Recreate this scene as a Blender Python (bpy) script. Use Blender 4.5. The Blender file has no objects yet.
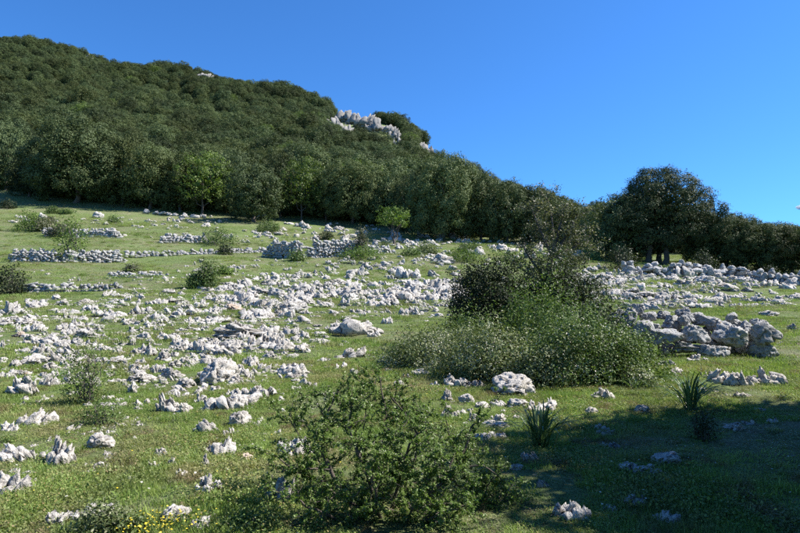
import bpy, math, random
import numpy as np
from mathutils import Vector, Matrix

random.seed(7)
RNG = np.random.default_rng(7)
SC = bpy.context.scene
COL = SC.collection

# ------------------------------------------------------------------ camera, sky, sun, exposure
F, CX, CY = 622.2, 400.0, 266.5          # focal length and centre of the 800 x 533 photograph
PITCH = math.radians(5.0)
EYE = 1.6
cam_data = bpy.data.cameras.new('camera')
cam_data.sensor_width = 36.0
cam_data.lens = F / 800.0 * 36.0
cam_data.clip_start = 0.05
cam_data.clip_end = 9000
cam = bpy.data.objects.new('camera', cam_data)
cam.location = (0, 0, EYE)
cam.rotation_euler = (math.pi / 2 + PITCH, 0, 0)
COL.objects.link(cam)
SC.camera = cam

SUN_EL, SUN_AZ = math.radians(47), math.radians(83)     # azimuth from +Y (view) towards +X (right)
world = bpy.data.worlds.new('World')
SC.world = world
world.use_nodes = True
wn = world.node_tree.nodes
wl = world.node_tree.links
wn.clear()
sky = wn.new('ShaderNodeTexSky')
sky.sky_type = 'NISHITA'
sky.sun_disc = False
sky.sun_elevation = SUN_EL
sky.sun_rotation = SUN_AZ
sky.altitude = 700
sky.air_density = 1.0
sky.dust_density = 0.25
sky.ozone_density = 3.0
bg = wn.new('ShaderNodeBackground')
bg.inputs['Strength'].default_value = 0.074
wo = wn.new('ShaderNodeOutputWorld')
tone = wn.new('ShaderNodeMix')                 # the camera's deep rendering of a clear blue sky
tone.data_type = 'RGBA'; tone.blend_type = 'MULTIPLY'
tone.inputs[0].default_value = 1.0
tone.inputs[7].default_value = (0.39, 0.85, 1.34, 1)
wl.new(sky.outputs[0], tone.inputs[6])
wl.new(tone.outputs[2], bg.inputs[0])
wl.new(bg.outputs[0], wo.inputs[0])

SUN_DIR = Vector((math.cos(SUN_EL) * math.sin(SUN_AZ), math.cos(SUN_EL) * math.cos(SUN_AZ), math.sin(SUN_EL)))
sun_data = bpy.data.lights.new('sun', 'SUN')
sun_data.energy = 5.0
sun_data.angle = math.radians(0.53)
sun_data.color = (1.0, 0.945, 0.865)
sun = bpy.data.objects.new('sun', sun_data)
sun.rotation_euler = SUN_DIR.to_track_quat('Z', 'Y').to_euler()
sun.location = (40, 10, 60)
COL.objects.link(sun)

SC.view_settings.view_transform = 'Standard'
SC.view_settings.look = 'None'
SC.view_settings.gamma = 1.0
SC.view_settings.exposure = 1.13
SC.render.engine = 'CYCLES'
SC.cycles.use_denoising = False
SC.cycles.max_bounces = 6
SC.cycles.diffuse_bounces = 3
SC.cycles.transparent_max_bounces = 4

# ------------------------------------------------------------------ noise
def _hash(ix, iy, iz, seed):
    h = (ix.astype(np.uint32) * np.uint32(374761393) + iy.astype(np.uint32) * np.uint32(668265263)
         + iz.astype(np.uint32) * np.uint32(2147483647) + np.uint32((seed * 974634777 + 12345) & 0xffffffff))
    h = (h ^ (h >> np.uint32(13))) * np.uint32(1274126177)
    h = (h ^ (h >> np.uint32(16))) * np.uint32(2246822519)
    h = h ^ (h >> np.uint32(15))
    return h.astype(np.float64) / 4294967295.0

def vnoise(p, seed=0):
    """value noise in 0..1 for an (N,3) array"""
    p = np.asarray(p, dtype=np.float64)
    i = np.floor(p).astype(np.int64)
    f = p - i
    f = f * f * f * (f * (f * 6 - 15) + 10)
    i = i.astype(np.int64) & 0xffffffff
    out = 0
    for dx in (0, 1):
        wx = f[:, 0] if dx else 1 - f[:, 0]
        for dy in (0, 1):
            wy = f[:, 1] if dy else 1 - f[:, 1]
            for dz in (0, 1):
                wz = f[:, 2] if dz else 1 - f[:, 2]
                out = out + wx * wy * wz * _hash(i[:, 0] + dx, i[:, 1] + dy, i[:, 2] + dz, seed)
    return out

def fbm(p, seed=0, octv=4):
    a, s, t = 0.5, 0.0, 0.0
    q = np.array(p, dtype=np.float64)
    for k in range(octv):
        s = s + a * vnoise(q, seed + k)
        t += a
        a *= 0.5
        q = q * 2.03 + 7.1
    return s / t - 0.5

# ------------------------------------------------------------------ photograph pixel -> direction, terrain
CP, SP = math.cos(PITCH), math.sin(PITCH)
def ray(px, py):
    x, u = (px - CX) / F, -(py - CY) / F
    return (x, CP - SP * u, SP + CP * u)

def at(px, py, Y):
    r = ray(px, py)
    t = Y / r[1]
    return (r[0] * t, Y, EYE + r[2] * t)

def to_px(P):
    P = np.atleast_2d(P)
    x, y, z = P[:, 0], P[:, 1], P[:, 2] - EYE
    d = CP * y + SP * z
    u = -SP * y + CP * z
    return CX + F * x / d, CY - F * u / d

NEAR = [(533, 4.2), (450, 6.4), (400, 9.4), (358, 14.5)]
COLS = [
    (-150, NEAR + [(320, 22), (290, 30), (258, 41), (236, 50), (204, 66), (180, 82)], (38, 260)),
    (0,   NEAR + [(320, 22), (290, 30), (260, 41), (240, 50), (210, 66), (192, 80)], (42, 250)),
    (100, NEAR + [(320, 22), (291, 30), (261, 41), (241, 50), (215, 67), (203, 78)], (60, 248)),
    (200, NEAR + [(321, 22), (293, 30), (265, 41), (245, 52), (223, 66), (213, 77)], (77, 238)),
    (300, NEAR + [(323, 22), (297, 30), (268, 43), (248, 55), (232, 66), (221, 77)], (91, 218)),
    (400, NEAR + [(325, 22), (300, 30), (280, 38), (262, 47), (246, 58), (230, 73)], (126, 192)),
    (500, NEAR + [(326, 22), (303, 30), (282, 38), (266, 47), (250, 58), (236, 72)], (192, 168)),
    (600, NEAR + [(328, 22), (307, 30), (284, 38), (270, 46), (259, 55), (249, 68)], (230, 158)),
    (700, NEAR + [(329, 22), (308, 30), (286, 38), (271, 47), (263, 55), (254, 68)], (228, 200)),
    (800, NEAR + [(329, 22), (309, 30), (288, 38), (275, 47), (268, 55), (260, 68)], (258, 160)),
    (950, NEAR + [(330, 22), (311, 30), (291, 38), (279, 47), (273, 55), (266, 68)], (266, 150)),
]
YG = np.concatenate([[0.0, 1.5, 3.0], np.geomspace(4.2, 1500, 240)])
UG = np.linspace(-1.4, 1.4, 141)
def _table():
    us, rows = [], []
    for px, field, (rpy, rY) in COLS:
        pts = [(0.0, 0.0)]
        for py, Y in field:
            pts.append((Y, at(px, py, Y)[2]))
        y0, z0 = pts[-1]
        zr = at(px, rpy, rY)[2]
        for t in (0.2, 0.4, 0.6, 0.8, 1.0):
            pts.append((y0 + (rY - y0) * t, z0 + (zr - z0) * (0.82 * t + 0.18 * t * t)))
        pts += [(rY + 12, zr + 0.5), (rY + 30, zr - 5), (rY + 90, zr - 40), (700, min(-5, zr - 90)), (1500, -40)]
        ys, zs = np.array(pts).T
        rows.append(np.interp(YG, ys, zs))
        us.append(ray(px, 250)[0] / ray(px, 250)[1])
    rows = np.array(rows)
    T = np.stack([np.interp(UG, us, rows[:, k]) for k in range(len(YG))], 1)
    for _ in range(3):                                     # soften the creases
        T[1:-1] = (T[:-2] + 2 * T[1:-1] + T[2:]) / 4
        T[:, 4:-1] = (T[:, 3:-2] + 2 * T[:, 4:-1] + T[:, 5:]) / 4
    return T
TAB = _table()

def G(x, y):
    """height of the ground"""
    x = np.atleast_1d(np.asarray(x, float)); y = np.atleast_1d(np.asarray(y, float))
    yc = np.clip(y, 0, 1499)
    u = np.clip(x / np.maximum(y, 3.0), -1.39, 1.39)
    iu = (u - UG[0]) / (UG[1] - UG[0])
    iy = np.interp(yc, YG, np.arange(len(YG)))
    a = np.clip(np.floor(iu).astype(int), 0, len(UG) - 2); fa = iu - a
    b = np.clip(np.floor(iy).astype(int), 0, len(YG) - 2); fb = iy - b
    z = (TAB[a, b] * (1 - fa) * (1 - fb) + TAB[a + 1, b] * fa * (1 - fb) + TAB[a, b + 1] * (1 - fa) * fb + TAB[a + 1, b + 1] * fa * fb)
    z = z + np.where(y < 0, y * 0.05, 0)
    p = np.stack([x, y, np.zeros_like(x)], 1)
    d = np.clip(np.hypot(x, y), 0, 400)
    z = z + 0.10 * (vnoise(p / 1.7, 3) - 0.5) + 0.05 * (vnoise(p / 0.55, 4) - 0.5)
    z = z + np.clip((d - 8) / 40, 0, 1) * 0.5 * (vnoise(p / 6.0, 5) - 0.5)
    z = z + np.clip((d - 85) / 60, 0, 1) * 5.0 * (vnoise(p / 28.0, 6) - 0.5)
    return z

_YM = np.geomspace(2.0, 330, 260)
def hit(px, py):
    """where the ray of a photograph pixel meets the ground"""
    r = ray(px, py)
    X = r[0] / r[1] * _YM
    Z = EYE + r[2] / r[1] * _YM
    below = Z < G(X, _YM)
    k = int(np.argmax(below)) if below.any() else len(_YM) - 1
    if k:
        g = G(X[k - 1:k + 1], _YM[k - 1:k + 1])
        d0, d1 = Z[k - 1] - g[0], Z[k] - g[1]
        t = d0 / (d0 - d1 + 1e-9)
    else:
        t = 0
    Y = _YM[k - 1] + (_YM[k] - _YM[k - 1]) * t if k else _YM[0]
    x = r[0] / r[1] * Y
    return np.array([x, Y, float(G(x, Y)[0])])

def hit_many(px, py):
    """the same for arrays of pixels"""
    out = []
    for k in range(0, len(px), 400):
        a, u = (np.asarray(px[k:k + 400]) - CX) / F, -(np.asarray(py[k:k + 400]) - CY) / F
        ry, rz = CP - SP * u, SP + CP * u
        X = (a / ry)[:, None] * _YM; Z = EYE + (rz / ry)[:, None] * _YM
        D = Z - G(X.ravel(), np.tile(_YM, len(a))).reshape(X.shape)
        i = np.clip(np.argmax(D < 0, axis=1), 1, len(_YM) - 1)
        r = np.arange(len(a))
        t = D[r, i - 1] / (D[r, i - 1] - D[r, i] + 1e-9)
        Y = _YM[i - 1] + (_YM[i] - _YM[i - 1]) * np.clip(t, 0, 1)
        x = a / ry * Y
        out.append(np.stack([x, Y, G(x, Y)], 1))
    return np.concatenate(out)

def mpp(P):
    """metres in one photograph pixel at a point"""
    return (CP * P[1] + SP * (P[2] - EYE)) / F

# ------------------------------------------------------------------ materials
def nodes_of(name):
    m = bpy.data.materials.new(name)
    m.use_nodes = True
    nt = m.node_tree
    nt.nodes.clear()
    out = nt.nodes.new('ShaderNodeOutputMaterial')
    return m, nt, out

class NB:
    def __init__(s, nt): s.nt = nt
    def n(s, t, **kw):
        o = s.nt.nodes.new(t)
        for k, v in kw.items():
            if k == 'inp':
                for a, b in v.items(): s.set(o, a, b)
            else: setattr(o, k, v)
        return o
    def set(s, o, a, b):
        sock = o.inputs[a]
        if isinstance(b, bpy.types.NodeSocket): s.nt.links.new(b, sock)
        else: sock.default_value = b
    def noise(s, vec, scale, detail=4, rough=0.6):
        return s.n('ShaderNodeTexNoise', inp={'Vector': vec, 'Scale': scale, 'Detail': detail, 'Roughness': rough}).outputs['Fac']
    def ramp(s, fac, stops):
        r = s.n('ShaderNodeValToRGB', inp={'Fac': fac})
        e = r.color_ramp.elements
        while len(e) < len(stops): e.new(0.5)
        for k, (p, c) in enumerate(stops):
            e[k].position = p
            e[k].color = (*c, 1) if len(c) == 3 else c
        return r.outputs['Color']
    def mix(s, fac, a, b, blend='MIX'):
        m = s.n('ShaderNodeMix', data_type='RGBA', blend_type=blend)
        for i, v in ((0, fac), (6, a), (7, b)):
            if isinstance(v, bpy.types.NodeSocket): s.nt.links.new(v, m.inputs[i])
            else: m.inputs[i].default_value = (*v, 1) if isinstance(v, tuple) and len(v) == 3 else v
        return m.outputs[2]
    def math(s, op, a, b=0.0):
        m = s.n('ShaderNodeMath', operation=op)
        s.set(m, 0, a); s.set(m, 1, b)
        return m.outputs[0]

def g3(v): return (v, v, v)

def mat_ground():
    m, nt, out = nodes_of('meadow')
    b = NB(nt)
    pos = b.n('ShaderNodeNewGeometry').outputs['Position']
    big = b.noise(pos, 0.22, 5)
    mid = b.noise(pos, 1.6, 5, 0.65)
    fine = b.noise(pos, 14, 5, 0.7)
    tiny = b.noise(pos, 60, 3, 0.7)
    green = b.ramp(fine, [(0.32, (0.055, 0.075, 0.026)), (0.48, (0.125, 0.160, 0.062)), (0.62, (0.21, 0.235, 0.11)), (0.76, (0.33, 0.33, 0.21))])
    dry = b.ramp(fine, [(0.3, (0.10, 0.085, 0.055)), (0.5, (0.22, 0.205, 0.12)), (0.72, (0.38, 0.345, 0.25))])
    earth = b.ramp(tiny, [(0.3, (0.10, 0.062, 0.040)), (0.7, (0.24, 0.165, 0.12))])
    f1 = b.ramp(mid, [(0.46, g3(0)), (0.64, g3(0.8))])
    c = b.mix(f1, green, dry)
    f2 = b.math('MULTIPLY', b.ramp(b.noise(pos, 2.9, 4, 0.7), [(0.54, g3(0)), (0.62, g3(1))]), b.ramp(fine, [(0.40, g3(0.1)), (0.58, g3(0.9))]))
    c = b.mix(f2, c, earth)
    f3 = b.ramp(big, [(0.42, g3(0)), (0.60, g3(0.7))])
    c = b.mix(f3, c, b.ramp(fine, [(0.3, (0.060, 0.105, 0.024)), (0.7, (0.18, 0.25, 0.08))]))
    grain = b.ramp(b.noise(pos, 34, 6, 0.8), [(0.30, g3(0.42)), (0.50, g3(1.1)), (0.70, g3(1.7))])
    c = b.mix(1.0, c, grain, 'MULTIPLY')
    chips = b.ramp(b.n('ShaderNodeTexVoronoi', inp={'Vector': pos, 'Scale': 7.0}).outputs['Distance'], [(0.10, g3(1)), (0.16, g3(0))])
    chips = b.math('MULTIPLY', chips, b.ramp(b.noise(pos, 0.8, 4, 0.7), [(0.52, g3(0)), (0.58, g3(0.8))]))
    c = b.mix(chips, c, (0.40, 0.385, 0.36))
    bump = b.n('ShaderNodeBump', inp={'Height': b.math('ADD', fine, b.math('MULTIPLY', tiny, 0.5)), 'Strength': 1.0, 'Distance': 0.09})
    bs = b.n('ShaderNodeBsdfPrincipled', inp={'Base Color': c, 'Roughness': 0.95, 'Normal': bump.outputs[0]})
    bs.inputs['Specular IOR Level'].default_value = 0.15
    nt.links.new(bs.outputs[0], out.inputs[0])
    return m

def mat_rock(name, light=(0.57, 0.54, 0.495), dark=(0.08, 0.077, 0.073), tint=0.0, pits=1.0):
    m, nt, out = nodes_of(name)
    b = NB(nt)
    pos = b.n('ShaderNodeNewGeometry').outputs['Position']
    rnd = b.n('ShaderNodeObjectInfo').outputs['Random']
    n1 = b.noise(pos, 2.6, 6, 0.68)
    n2 = b.noise(pos, 13, 5, 0.7)
    n3 = b.noise(pos, 42, 3, 0.6)
    st = b.n('ShaderNodeMapping', inp={'Vector': pos, 'Scale': (6.0, 6.0, 2.2)})
    vor = b.n('ShaderNodeTexVoronoi', inp={'Vector': b.mix(0.12, st.outputs[0], b.n('ShaderNodeTexNoise', inp={'Vector': pos, 'Scale': 8.0}).outputs['Color'], 'ADD'), 'Scale': 1.6}).outputs['Distance']
    mid = tuple((light[k] * 0.72 + dark[k] * 0.28) for k in range(3))
    c = b.ramp(n2, [(0.32, dark), (0.46, mid), (0.60, light), (0.8, tuple(min(1, v * 1.18) for v in light))])
    c = b.mix(b.ramp(n1, [(0.40, g3(0.0)), (0.66, g3(0.55))]), c, tuple(v * 0.62 for v in light))
    pit = b.ramp(vor, [(0.08, g3(0.85 * pits)), (0.27, g3(0))])
    c = b.mix(pit, c, tuple(v * 0.8 for v in dark))
    lich = b.math('MULTIPLY', b.ramp(b.noise(pos, 5.5, 3), [(0.66, g3(0)), (0.71, g3(0.55))]), b.ramp(rnd, [(0.75, g3(0)), (0.76, g3(1))]))
    c = b.mix(lich, c, (0.42, 0.24, 0.10))
    if tint: c = b.mix(tint, c, (0.55, 0.38, 0.24))
    v = b.math('ADD', b.math('MULTIPLY', rnd, 0.26), 0.86)
    c = b.mix(1.0, c, b.n('ShaderNodeCombineColor', inp={0: v, 1: v, 2: v}).outputs[0], 'MULTIPLY')
    h = b.math('ADD', b.math('ADD', n2, b.math('MULTIPLY', n3, 0.4)), b.math('MULTIPLY', b.ramp(vor, [(0.0, g3(0)), (0.3, g3(1))]), 0.9))
    bump = b.n('ShaderNodeBump', inp={'Height': h, 'Strength': 1.0, 'Distance': 0.05})
    bs = b.n('ShaderNodeBsdfPrincipled', inp={'Base Color': c, 'Roughness': 0.92, 'Normal': bump.outputs[0]})
    bs.inputs['Specular IOR Level'].default_value = 0.2
    nt.links.new(bs.outputs[0], out.inputs[0])
    return m

def mat_leaf(name, lo, hi, alt=None, trans=0.25, rough=0.55, objvar=0.35, warm=0.0, spec=0.2, patch=False):
    """foliage: colour varies from leaf to leaf (attribute tint) and from plant to plant"""
    m, nt, out = nodes_of(name)
    b = NB(nt)
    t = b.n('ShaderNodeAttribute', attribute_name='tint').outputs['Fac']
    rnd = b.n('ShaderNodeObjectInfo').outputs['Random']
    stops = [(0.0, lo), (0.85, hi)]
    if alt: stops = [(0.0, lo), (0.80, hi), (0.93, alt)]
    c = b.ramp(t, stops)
    v = b.math('ADD', b.math('MULTIPLY', rnd, objvar), 1 - objvar / 2)
    c = b.mix(1.0, c, b.n('ShaderNodeCombineColor', inp={0: v, 1: v, 2: v}).outputs[0], 'MULTIPLY')
    if warm:
        r2 = b.n('ShaderNodeTexWhiteNoise', noise_dimensions='1D', inp={'W': rnd}).outputs['Value']
        c = b.mix(b.math('MULTIPLY', r2, warm), c, tuple(x * y for x, y in zip(hi, (1.55, 1.25, 0.7))))
    if patch:                                   # straw, fresh and bluish patches of turf
        pos = b.n('ShaderNodeNewGeometry').outputs['Position']
        c = b.mix(b.ramp(b.noise(pos, 1.1, 4, 0.7), [(0.49, g3(0)), (0.62, g3(0.8))]), c, (0.28, 0.26, 0.13))
        c = b.mix(b.ramp(b.noise(pos, 2.3, 4, 0.7), [(0.53, g3(0)), (0.63, g3(0.85))]), c, (0.19, 0.135, 0.085))
        c = b.mix(b.ramp(b.noise(pos, 0.7, 3, 0.6), [(0.50, g3(0)), (0.66, g3(0.6))]), c, (0.10, 0.18, 0.035))
    bs = b.n('ShaderNodeBsdfPrincipled', inp={'Base Color': c, 'Roughness': rough})
    bs.inputs['Specular IOR Level'].default_value = spec
    tr = b.n('ShaderNodeBsdfTranslucent', inp={'Color': b.mix(1.0, c, (1.15, 1.25, 0.6), 'MULTIPLY')})
    mx = b.n('ShaderNodeMixShader', inp={0: trans})
    nt.links.new(bs.outputs[0], mx.inputs[1]); nt.links.new(tr.outputs[0], mx.inputs[2])
    nt.links.new(mx.outputs[0], out.inputs[0])
    return m

def mat_bark(name, a, c2):
    m, nt, out = nodes_of(name)
    b = NB(nt)
    pos = b.n('ShaderNodeNewGeometry').outputs['Position']
    n1 = b.noise(pos, 22, 5, 0.7)
    c = b.ramp(n1, [(0.3, a), (0.7, c2)])
    bump = b.n('ShaderNodeBump', inp={'Height': n1, 'Strength': 0.8, 'Distance': 0.02})
    bs = b.n('ShaderNodeBsdfPrincipled', inp={'Base Color': c, 'Roughness': 0.9, 'Normal': bump.outputs[0]})
    nt.links.new(bs.outputs[0], out.inputs[0])
    return m

def mat_flat(name, c, rough=0.6, trans=0.2):
    m, nt, out = nodes_of(name)
    b = NB(nt)
    pos = b.n('ShaderNodeNewGeometry').outputs['Position']
    col = b.mix(b.noise(pos, 30, 3), tuple(v * 0.75 for v in c), c)
    bs = b.n('ShaderNodeBsdfPrincipled', inp={'Base Color': col, 'Roughness': rough})
    nt.links.new(bs.outputs[0], out.inputs[0])
    return m

M = {}
M['ground'] = mat_ground()
M['rock'] = mat_rock('limestone')
M['rock_tan'] = mat_rock('limestone stained tan', tint=0.45)
M['rock_grey'] = mat_rock('grey lichened limestone', light=(0.46, 0.455, 0.44), dark=(0.10, 0.098, 0.096), pits=0.7)
M['cliff'] = mat_rock('cliff limestone', light=(0.31, 0.295, 0.27), dark=(0.11, 0.105, 0.10))
M['oak'] = mat_leaf('holm oak leaves', (0.032, 0.050, 0.021), (0.088, 0.118, 0.052), (0.12, 0.148, 0.072), 0.12, objvar=0.95, warm=0.28, spec=0.08)
M['oak_dark'] = mat_leaf('dense dark oak leaves', (0.022, 0.034, 0.014), (0.062, 0.082, 0.036), (0.085, 0.10, 0.05), 0.08, objvar=0.0, spec=0.08)
M['oak_pale'] = mat_leaf('young oak leaves', (0.060, 0.095, 0.020), (0.14, 0.195, 0.048), None, 0.3, objvar=0.3)
M['shrub'] = mat_leaf('shrub leaves', (0.050, 0.085, 0.022), (0.120, 0.180, 0.050), (0.19, 0.24, 0.10), 0.25)
M['shrub_dark'] = mat_leaf('dark shrub leaves', (0.014, 0.023, 0.009), (0.038, 0.055, 0.018), (0.055, 0.070, 0.03), 0.15)
M['shrub_grey'] = mat_leaf('grey green shrub leaves', (0.080, 0.110, 0.038), (0.185, 0.225, 0.095), (0.34, 0.35, 0.23), 0.22)
M['bright'] = mat_leaf('fresh green leaves', (0.060, 0.105, 0.022), (0.140, 0.210, 0.045), None, 0.3)
M['pear'] = mat_leaf('pear leaves', (0.072, 0.130, 0.026), (0.185, 0.280, 0.066), (0.32, 0.36, 0.20), 0.32, 0.4)
M['fading'] = mat_leaf('fading blossom leaves', (0.055, 0.068, 0.030), (0.125, 0.14, 0.072), (0.28, 0.25, 0.19), 0.2)
M['grass'] = mat_leaf('grass blades', (0.105, 0.185, 0.042), (0.235, 0.335, 0.105), (0.40, 0.39, 0.22), 0.3, 0.6, 0.5, 0.4, patch=True)
M['strap'] = mat_leaf('strap leaves', (0.075, 0.125, 0.045), (0.15, 0.21, 0.09), None, 0.2, 0.35)
M['flower'] = mat_flat('white petals', (0.50, 0.48, 0.40))
M['herb'] = mat_leaf('herb leaves', (0.095, 0.155, 0.042), (0.20, 0.28, 0.09), (0.33, 0.23, 0.13), 0.3, 0.6, 0.5, 0.3, patch=True)
M['yellow'] = mat_flat('yellow petals', (0.62, 0.50, 0.03))
M['bark'] = mat_bark('bark', (0.045, 0.036, 0.030), (0.14, 0.115, 0.095))
M['twig'] = mat_bark('grey twig bark', (0.07, 0.058, 0.05), (0.22, 0.19, 0.165))

# ------------------------------------------------------------------ objects
def mesh_of(name, V, Fc, mats, midx=None, tint=None, smooth=False):
    me = bpy.data.meshes.new(name)
    V = np.asarray(V, np.float32)
    if isinstance(Fc, np.ndarray):
        n = Fc.shape[1]
        me.vertices.add(len(V)); me.vertices.foreach_set('co', V.ravel())
        me.loops.add(Fc.size); me.loops.foreach_set('vertex_index', Fc.ravel().astype(np.int32))
        me.polygons.add(len(Fc)); me.polygons.foreach_set('loop_start', np.arange(0, Fc.size, n, dtype=np.int32))
        me.update(calc_edges=True)
    else:
        me.from_pydata(V.tolist(), [], Fc)
    for mm in (mats if isinstance(mats, (list, tuple)) else [mats]):
        me.materials.append(mm)
    if midx is not None: me.polygons.foreach_set('material_index', np.asarray(midx, np.int32))
    if tint is not None:
        a = me.attributes.new('tint', 'FLOAT', 'POINT')
        a.data.foreach_set('value', np.asarray(tint, np.float32))
    if smooth: me.polygons.foreach_set('use_smooth', np.ones(len(me.polygons), bool))
    me.update()
    return me

def obj(name, me, parent=None, loc=None, rot=None, scale=None):
    o = bpy.data.objects.new(name, me)
    COL.objects.link(o)
    if parent is not None: o.parent = parent
    if loc is not None: o.location = loc
    if rot is not None: o.rotation_euler = rot
    if scale is not None: o.scale = scale
    return o

def tag(o, label, cat=None, group=None, kind=None):
    o['label'] = label
    if cat: o['category'] = cat
    if group: o['group'] = group
    if kind: o['kind'] = kind
    return o

def thing(name, label, cat, loc, rotz=0.0, group=None, scale=None):
    o = obj(name, None, None, loc, (0, 0, rotz), scale)
    return tag(o, label, cat, group)

_ico = {}
def ico(sub):
    if sub not in _ico:
        import bmesh
        bm = bmesh.new()
        bmesh.ops.create_icosphere(bm, subdivisions=sub, radius=1)
        V = np.array([v.co[:] for v in bm.verts])
        Fc = np.array([[v.index for v in f.verts] for f in bm.faces])
        bm.free()
        _ico[sub] = (V, Fc)
    return _ico[sub]

def rock_verts(seed, kind, sub=4):
    """a limestone rock, about -0.5..0.5 in x and y, -0.25..1 in z"""
    rg = np.random.default_rng(seed)
    V, Fc = ico(sub)
    k = {'block': 4.5, 'slab': 3.5, 'fin': 3.0, 'boulder': 2.4, 'stone': 5.5}[kind]
    p = V / (np.abs(V) ** k).sum(1, keepdims=True) ** (1 / k)
    for _ in range({'block': 9, 'slab': 8, 'fin': 10, 'boulder': 6, 'stone': 12}[kind]):
        n = rg.normal(size=3); n[2] = abs(n[2]) * 0.8; n /= np.linalg.norm(n)
        over = np.maximum(0, p @ n - rg.uniform(0.55, 0.9))
        p = p - n * over[:, None] * (1.0 if kind == 'stone' else 0.9)
    off = rg.uniform(0, 50, 3)
    amp = {'block': 0.42, 'slab': 0.45, 'fin': 0.60, 'boulder': 0.30, 'stone': 0.27}[kind]
    p = p * (1 + amp * 1.2 * fbm(p * 1.6 + off, seed, 3))[:, None]
    q = p * np.array([3.6, 3.6, 1.5]) + off
    groove = np.abs(2 * vnoise(q, seed + 11) - 1)
    pit = np.abs(2 * vnoise(p * 5.0 + off, seed + 13) - 1)
    p = p * (1 - amp * 0.85 * np.clip(0.30 - groove, 0, 1) / 0.30 - amp * 0.7 * np.clip(0.25 - pit, 0, 1) / 0.25)[:, None]
    p = p * (1 + amp * 0.55 * fbm(p * 8 + off, seed + 20, 2))[:, None]
    up = np.clip(p[:, 2], 0, 1)
    qq = np.stack([p[:, 0] * 2.6, p[:, 1] * 2.6, np.zeros(len(p))], 1) + off
    p[:, 2] += up * {'block': 0.9, 'slab': 1.0, 'fin': 1.8, 'boulder': 0.35, 'stone': 0.15}[kind] * fbm(qq, seed + 5, 3)
    lo, hi = p.min(0), p.max(0)
    p[:, :2] = (p[:, :2] - (lo + hi)[:2] / 2) / (hi - lo)[:2]
    p[:, 2] = (p[:, 2] - lo[2]) / (hi[2] - lo[2]) * 1.35 - 0.35
    return p, Fc

def rock_mesh(name, seed, kind, mat, sub=4):
    if kind in ('crag', 'ledge'): return crag_mesh(name, seed, kind, mat, sub)
    p, Fc = rock_verts(seed, kind, sub)
    return mesh_of(name, p, Fc, mat, smooth=False)

def crag_mesh(name, seed, kind, mat, sub=3):
    """weathered outcrop: one rock split by solution clefts into several jagged teeth on a common foot"""
    rg = np.random.default_rng(seed * 3 + 1)
    n = int(rg.integers(8, 14)) if sub > 2 else int(rg.integers(3, 6))
    V, Fs, k = [], [], 0
    lean = rg.normal(size=2) * 0.25
    for i in range(n):
        p, f = rock_verts(seed * 31 + i, ('block', 'fin', 'block', 'slab')[i % 4], min(sub, 2 if n > 5 and i > 2 else 3))
        th = i * 2.4 + rg.uniform(0, 0.8); r = 0.0 if i == 0 else rg.uniform(0.25, 0.42)
        hz = rg.uniform(0.35, 1.0) * (1.0 if i < 3 else 0.65)
        if kind == 'ledge': hz = rg.uniform(0.5, 0.9)
        sx, sy = rg.uniform(0.22, 0.50), rg.uniform(0.2, 0.45)
        q = p * np.array([sx, sy, hz])
        a = rg.uniform(-0.6, 0.6)
        q[:, :2] = q[:, :2] @ np.array([[math.cos(a), -math.sin(a)], [math.sin(a), math.cos(a)]])
        q[:, :2] += lean * np.clip(q[:, 2:3], 0, 1) * 0.6
        q[:, 0] += r * math.cos(th); q[:, 1] += r * math.sin(th) * 0.85
        V.append(q); Fs.append(f + k); k += len(q)
    V = np.concatenate(V)
    lo, hi = V.min(0), V.max(0)
    V[:, :2] = (V[:, :2] - (lo + hi)[:2] / 2) / (hi - lo)[:2]
    V[:, 2] /= hi[2]
    return mesh_of(name, V, np.concatenate(Fs), mat, smooth=False)

def scatter(name, protos, P, rot, scale, idx, label, category=None):
    """uncountable stuff: one object that draws copies of small meshes at points"""
    me = bpy.data.meshes.new(name)
    P = np.asarray(P, np.float32)
    me.vertices.add(len(P)); me.vertices.foreach_set('co', P.ravel())
    for nm, typ, key, dat in (('rot', 'FLOAT_VECTOR', 'vector', rot), ('siz', 'FLOAT_VECTOR', 'vector', scale), ('idx', 'INT', 'value', idx)):
        a = me.attributes.new(nm, typ, 'POINT')
        a.data.foreach_set(key, np.asarray(dat, np.int32 if typ == 'INT' else np.float32).ravel())
    o = obj(name, me)
    ng = bpy.data.node_groups.new(name, 'GeometryNodeTree')
    ng.interface.new_socket('Geometry', in_out='INPUT', socket_type='NodeSocketGeometry')
    ng.interface.new_socket('Geometry', in_out='OUTPUT', socket_type='NodeSocketGeometry')
    N, L = ng.nodes, ng.links
    gi, go = N.new('NodeGroupInput'), N.new('NodeGroupOutput')
    g2i = N.new('GeometryNodeGeometryToInstance')
    for pm in reversed(protos):
        po = bpy.data.objects.new(name + '_source', pm)
        oi = N.new('GeometryNodeObjectInfo')
        oi.inputs['Object'].default_value = po
        oi.inputs['As Instance'].default_value = False
        L.new(oi.outputs['Geometry'], g2i.inputs[0])
    iop = N.new('GeometryNodeInstanceOnPoints')
    L.new(gi.outputs[0], iop.inputs['Points']); L.new(g2i.outputs[0], iop.inputs['Instance'])
    iop.inputs['Pick Instance'].default_value = True
    for nm, typ, sock in (('rot', 'FLOAT_VECTOR', 'Rotation'), ('siz', 'FLOAT_VECTOR', 'Scale'), ('idx', 'INT', 'Instance Index')):
        na = N.new('GeometryNodeInputNamedAttribute')
        na.data_type = typ
        na.inputs['Name'].default_value = nm
        L.new([s for s in na.outputs if s.enabled and s.name == 'Attribute'][0], iop.inputs[sock])
    L.new(iop.outputs[0], go.inputs[0])
    md = o.modifiers.new('scatter', 'NODES')
    md.node_group = ng
    tag(o, label, category, None, 'stuff')
    return o

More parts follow.
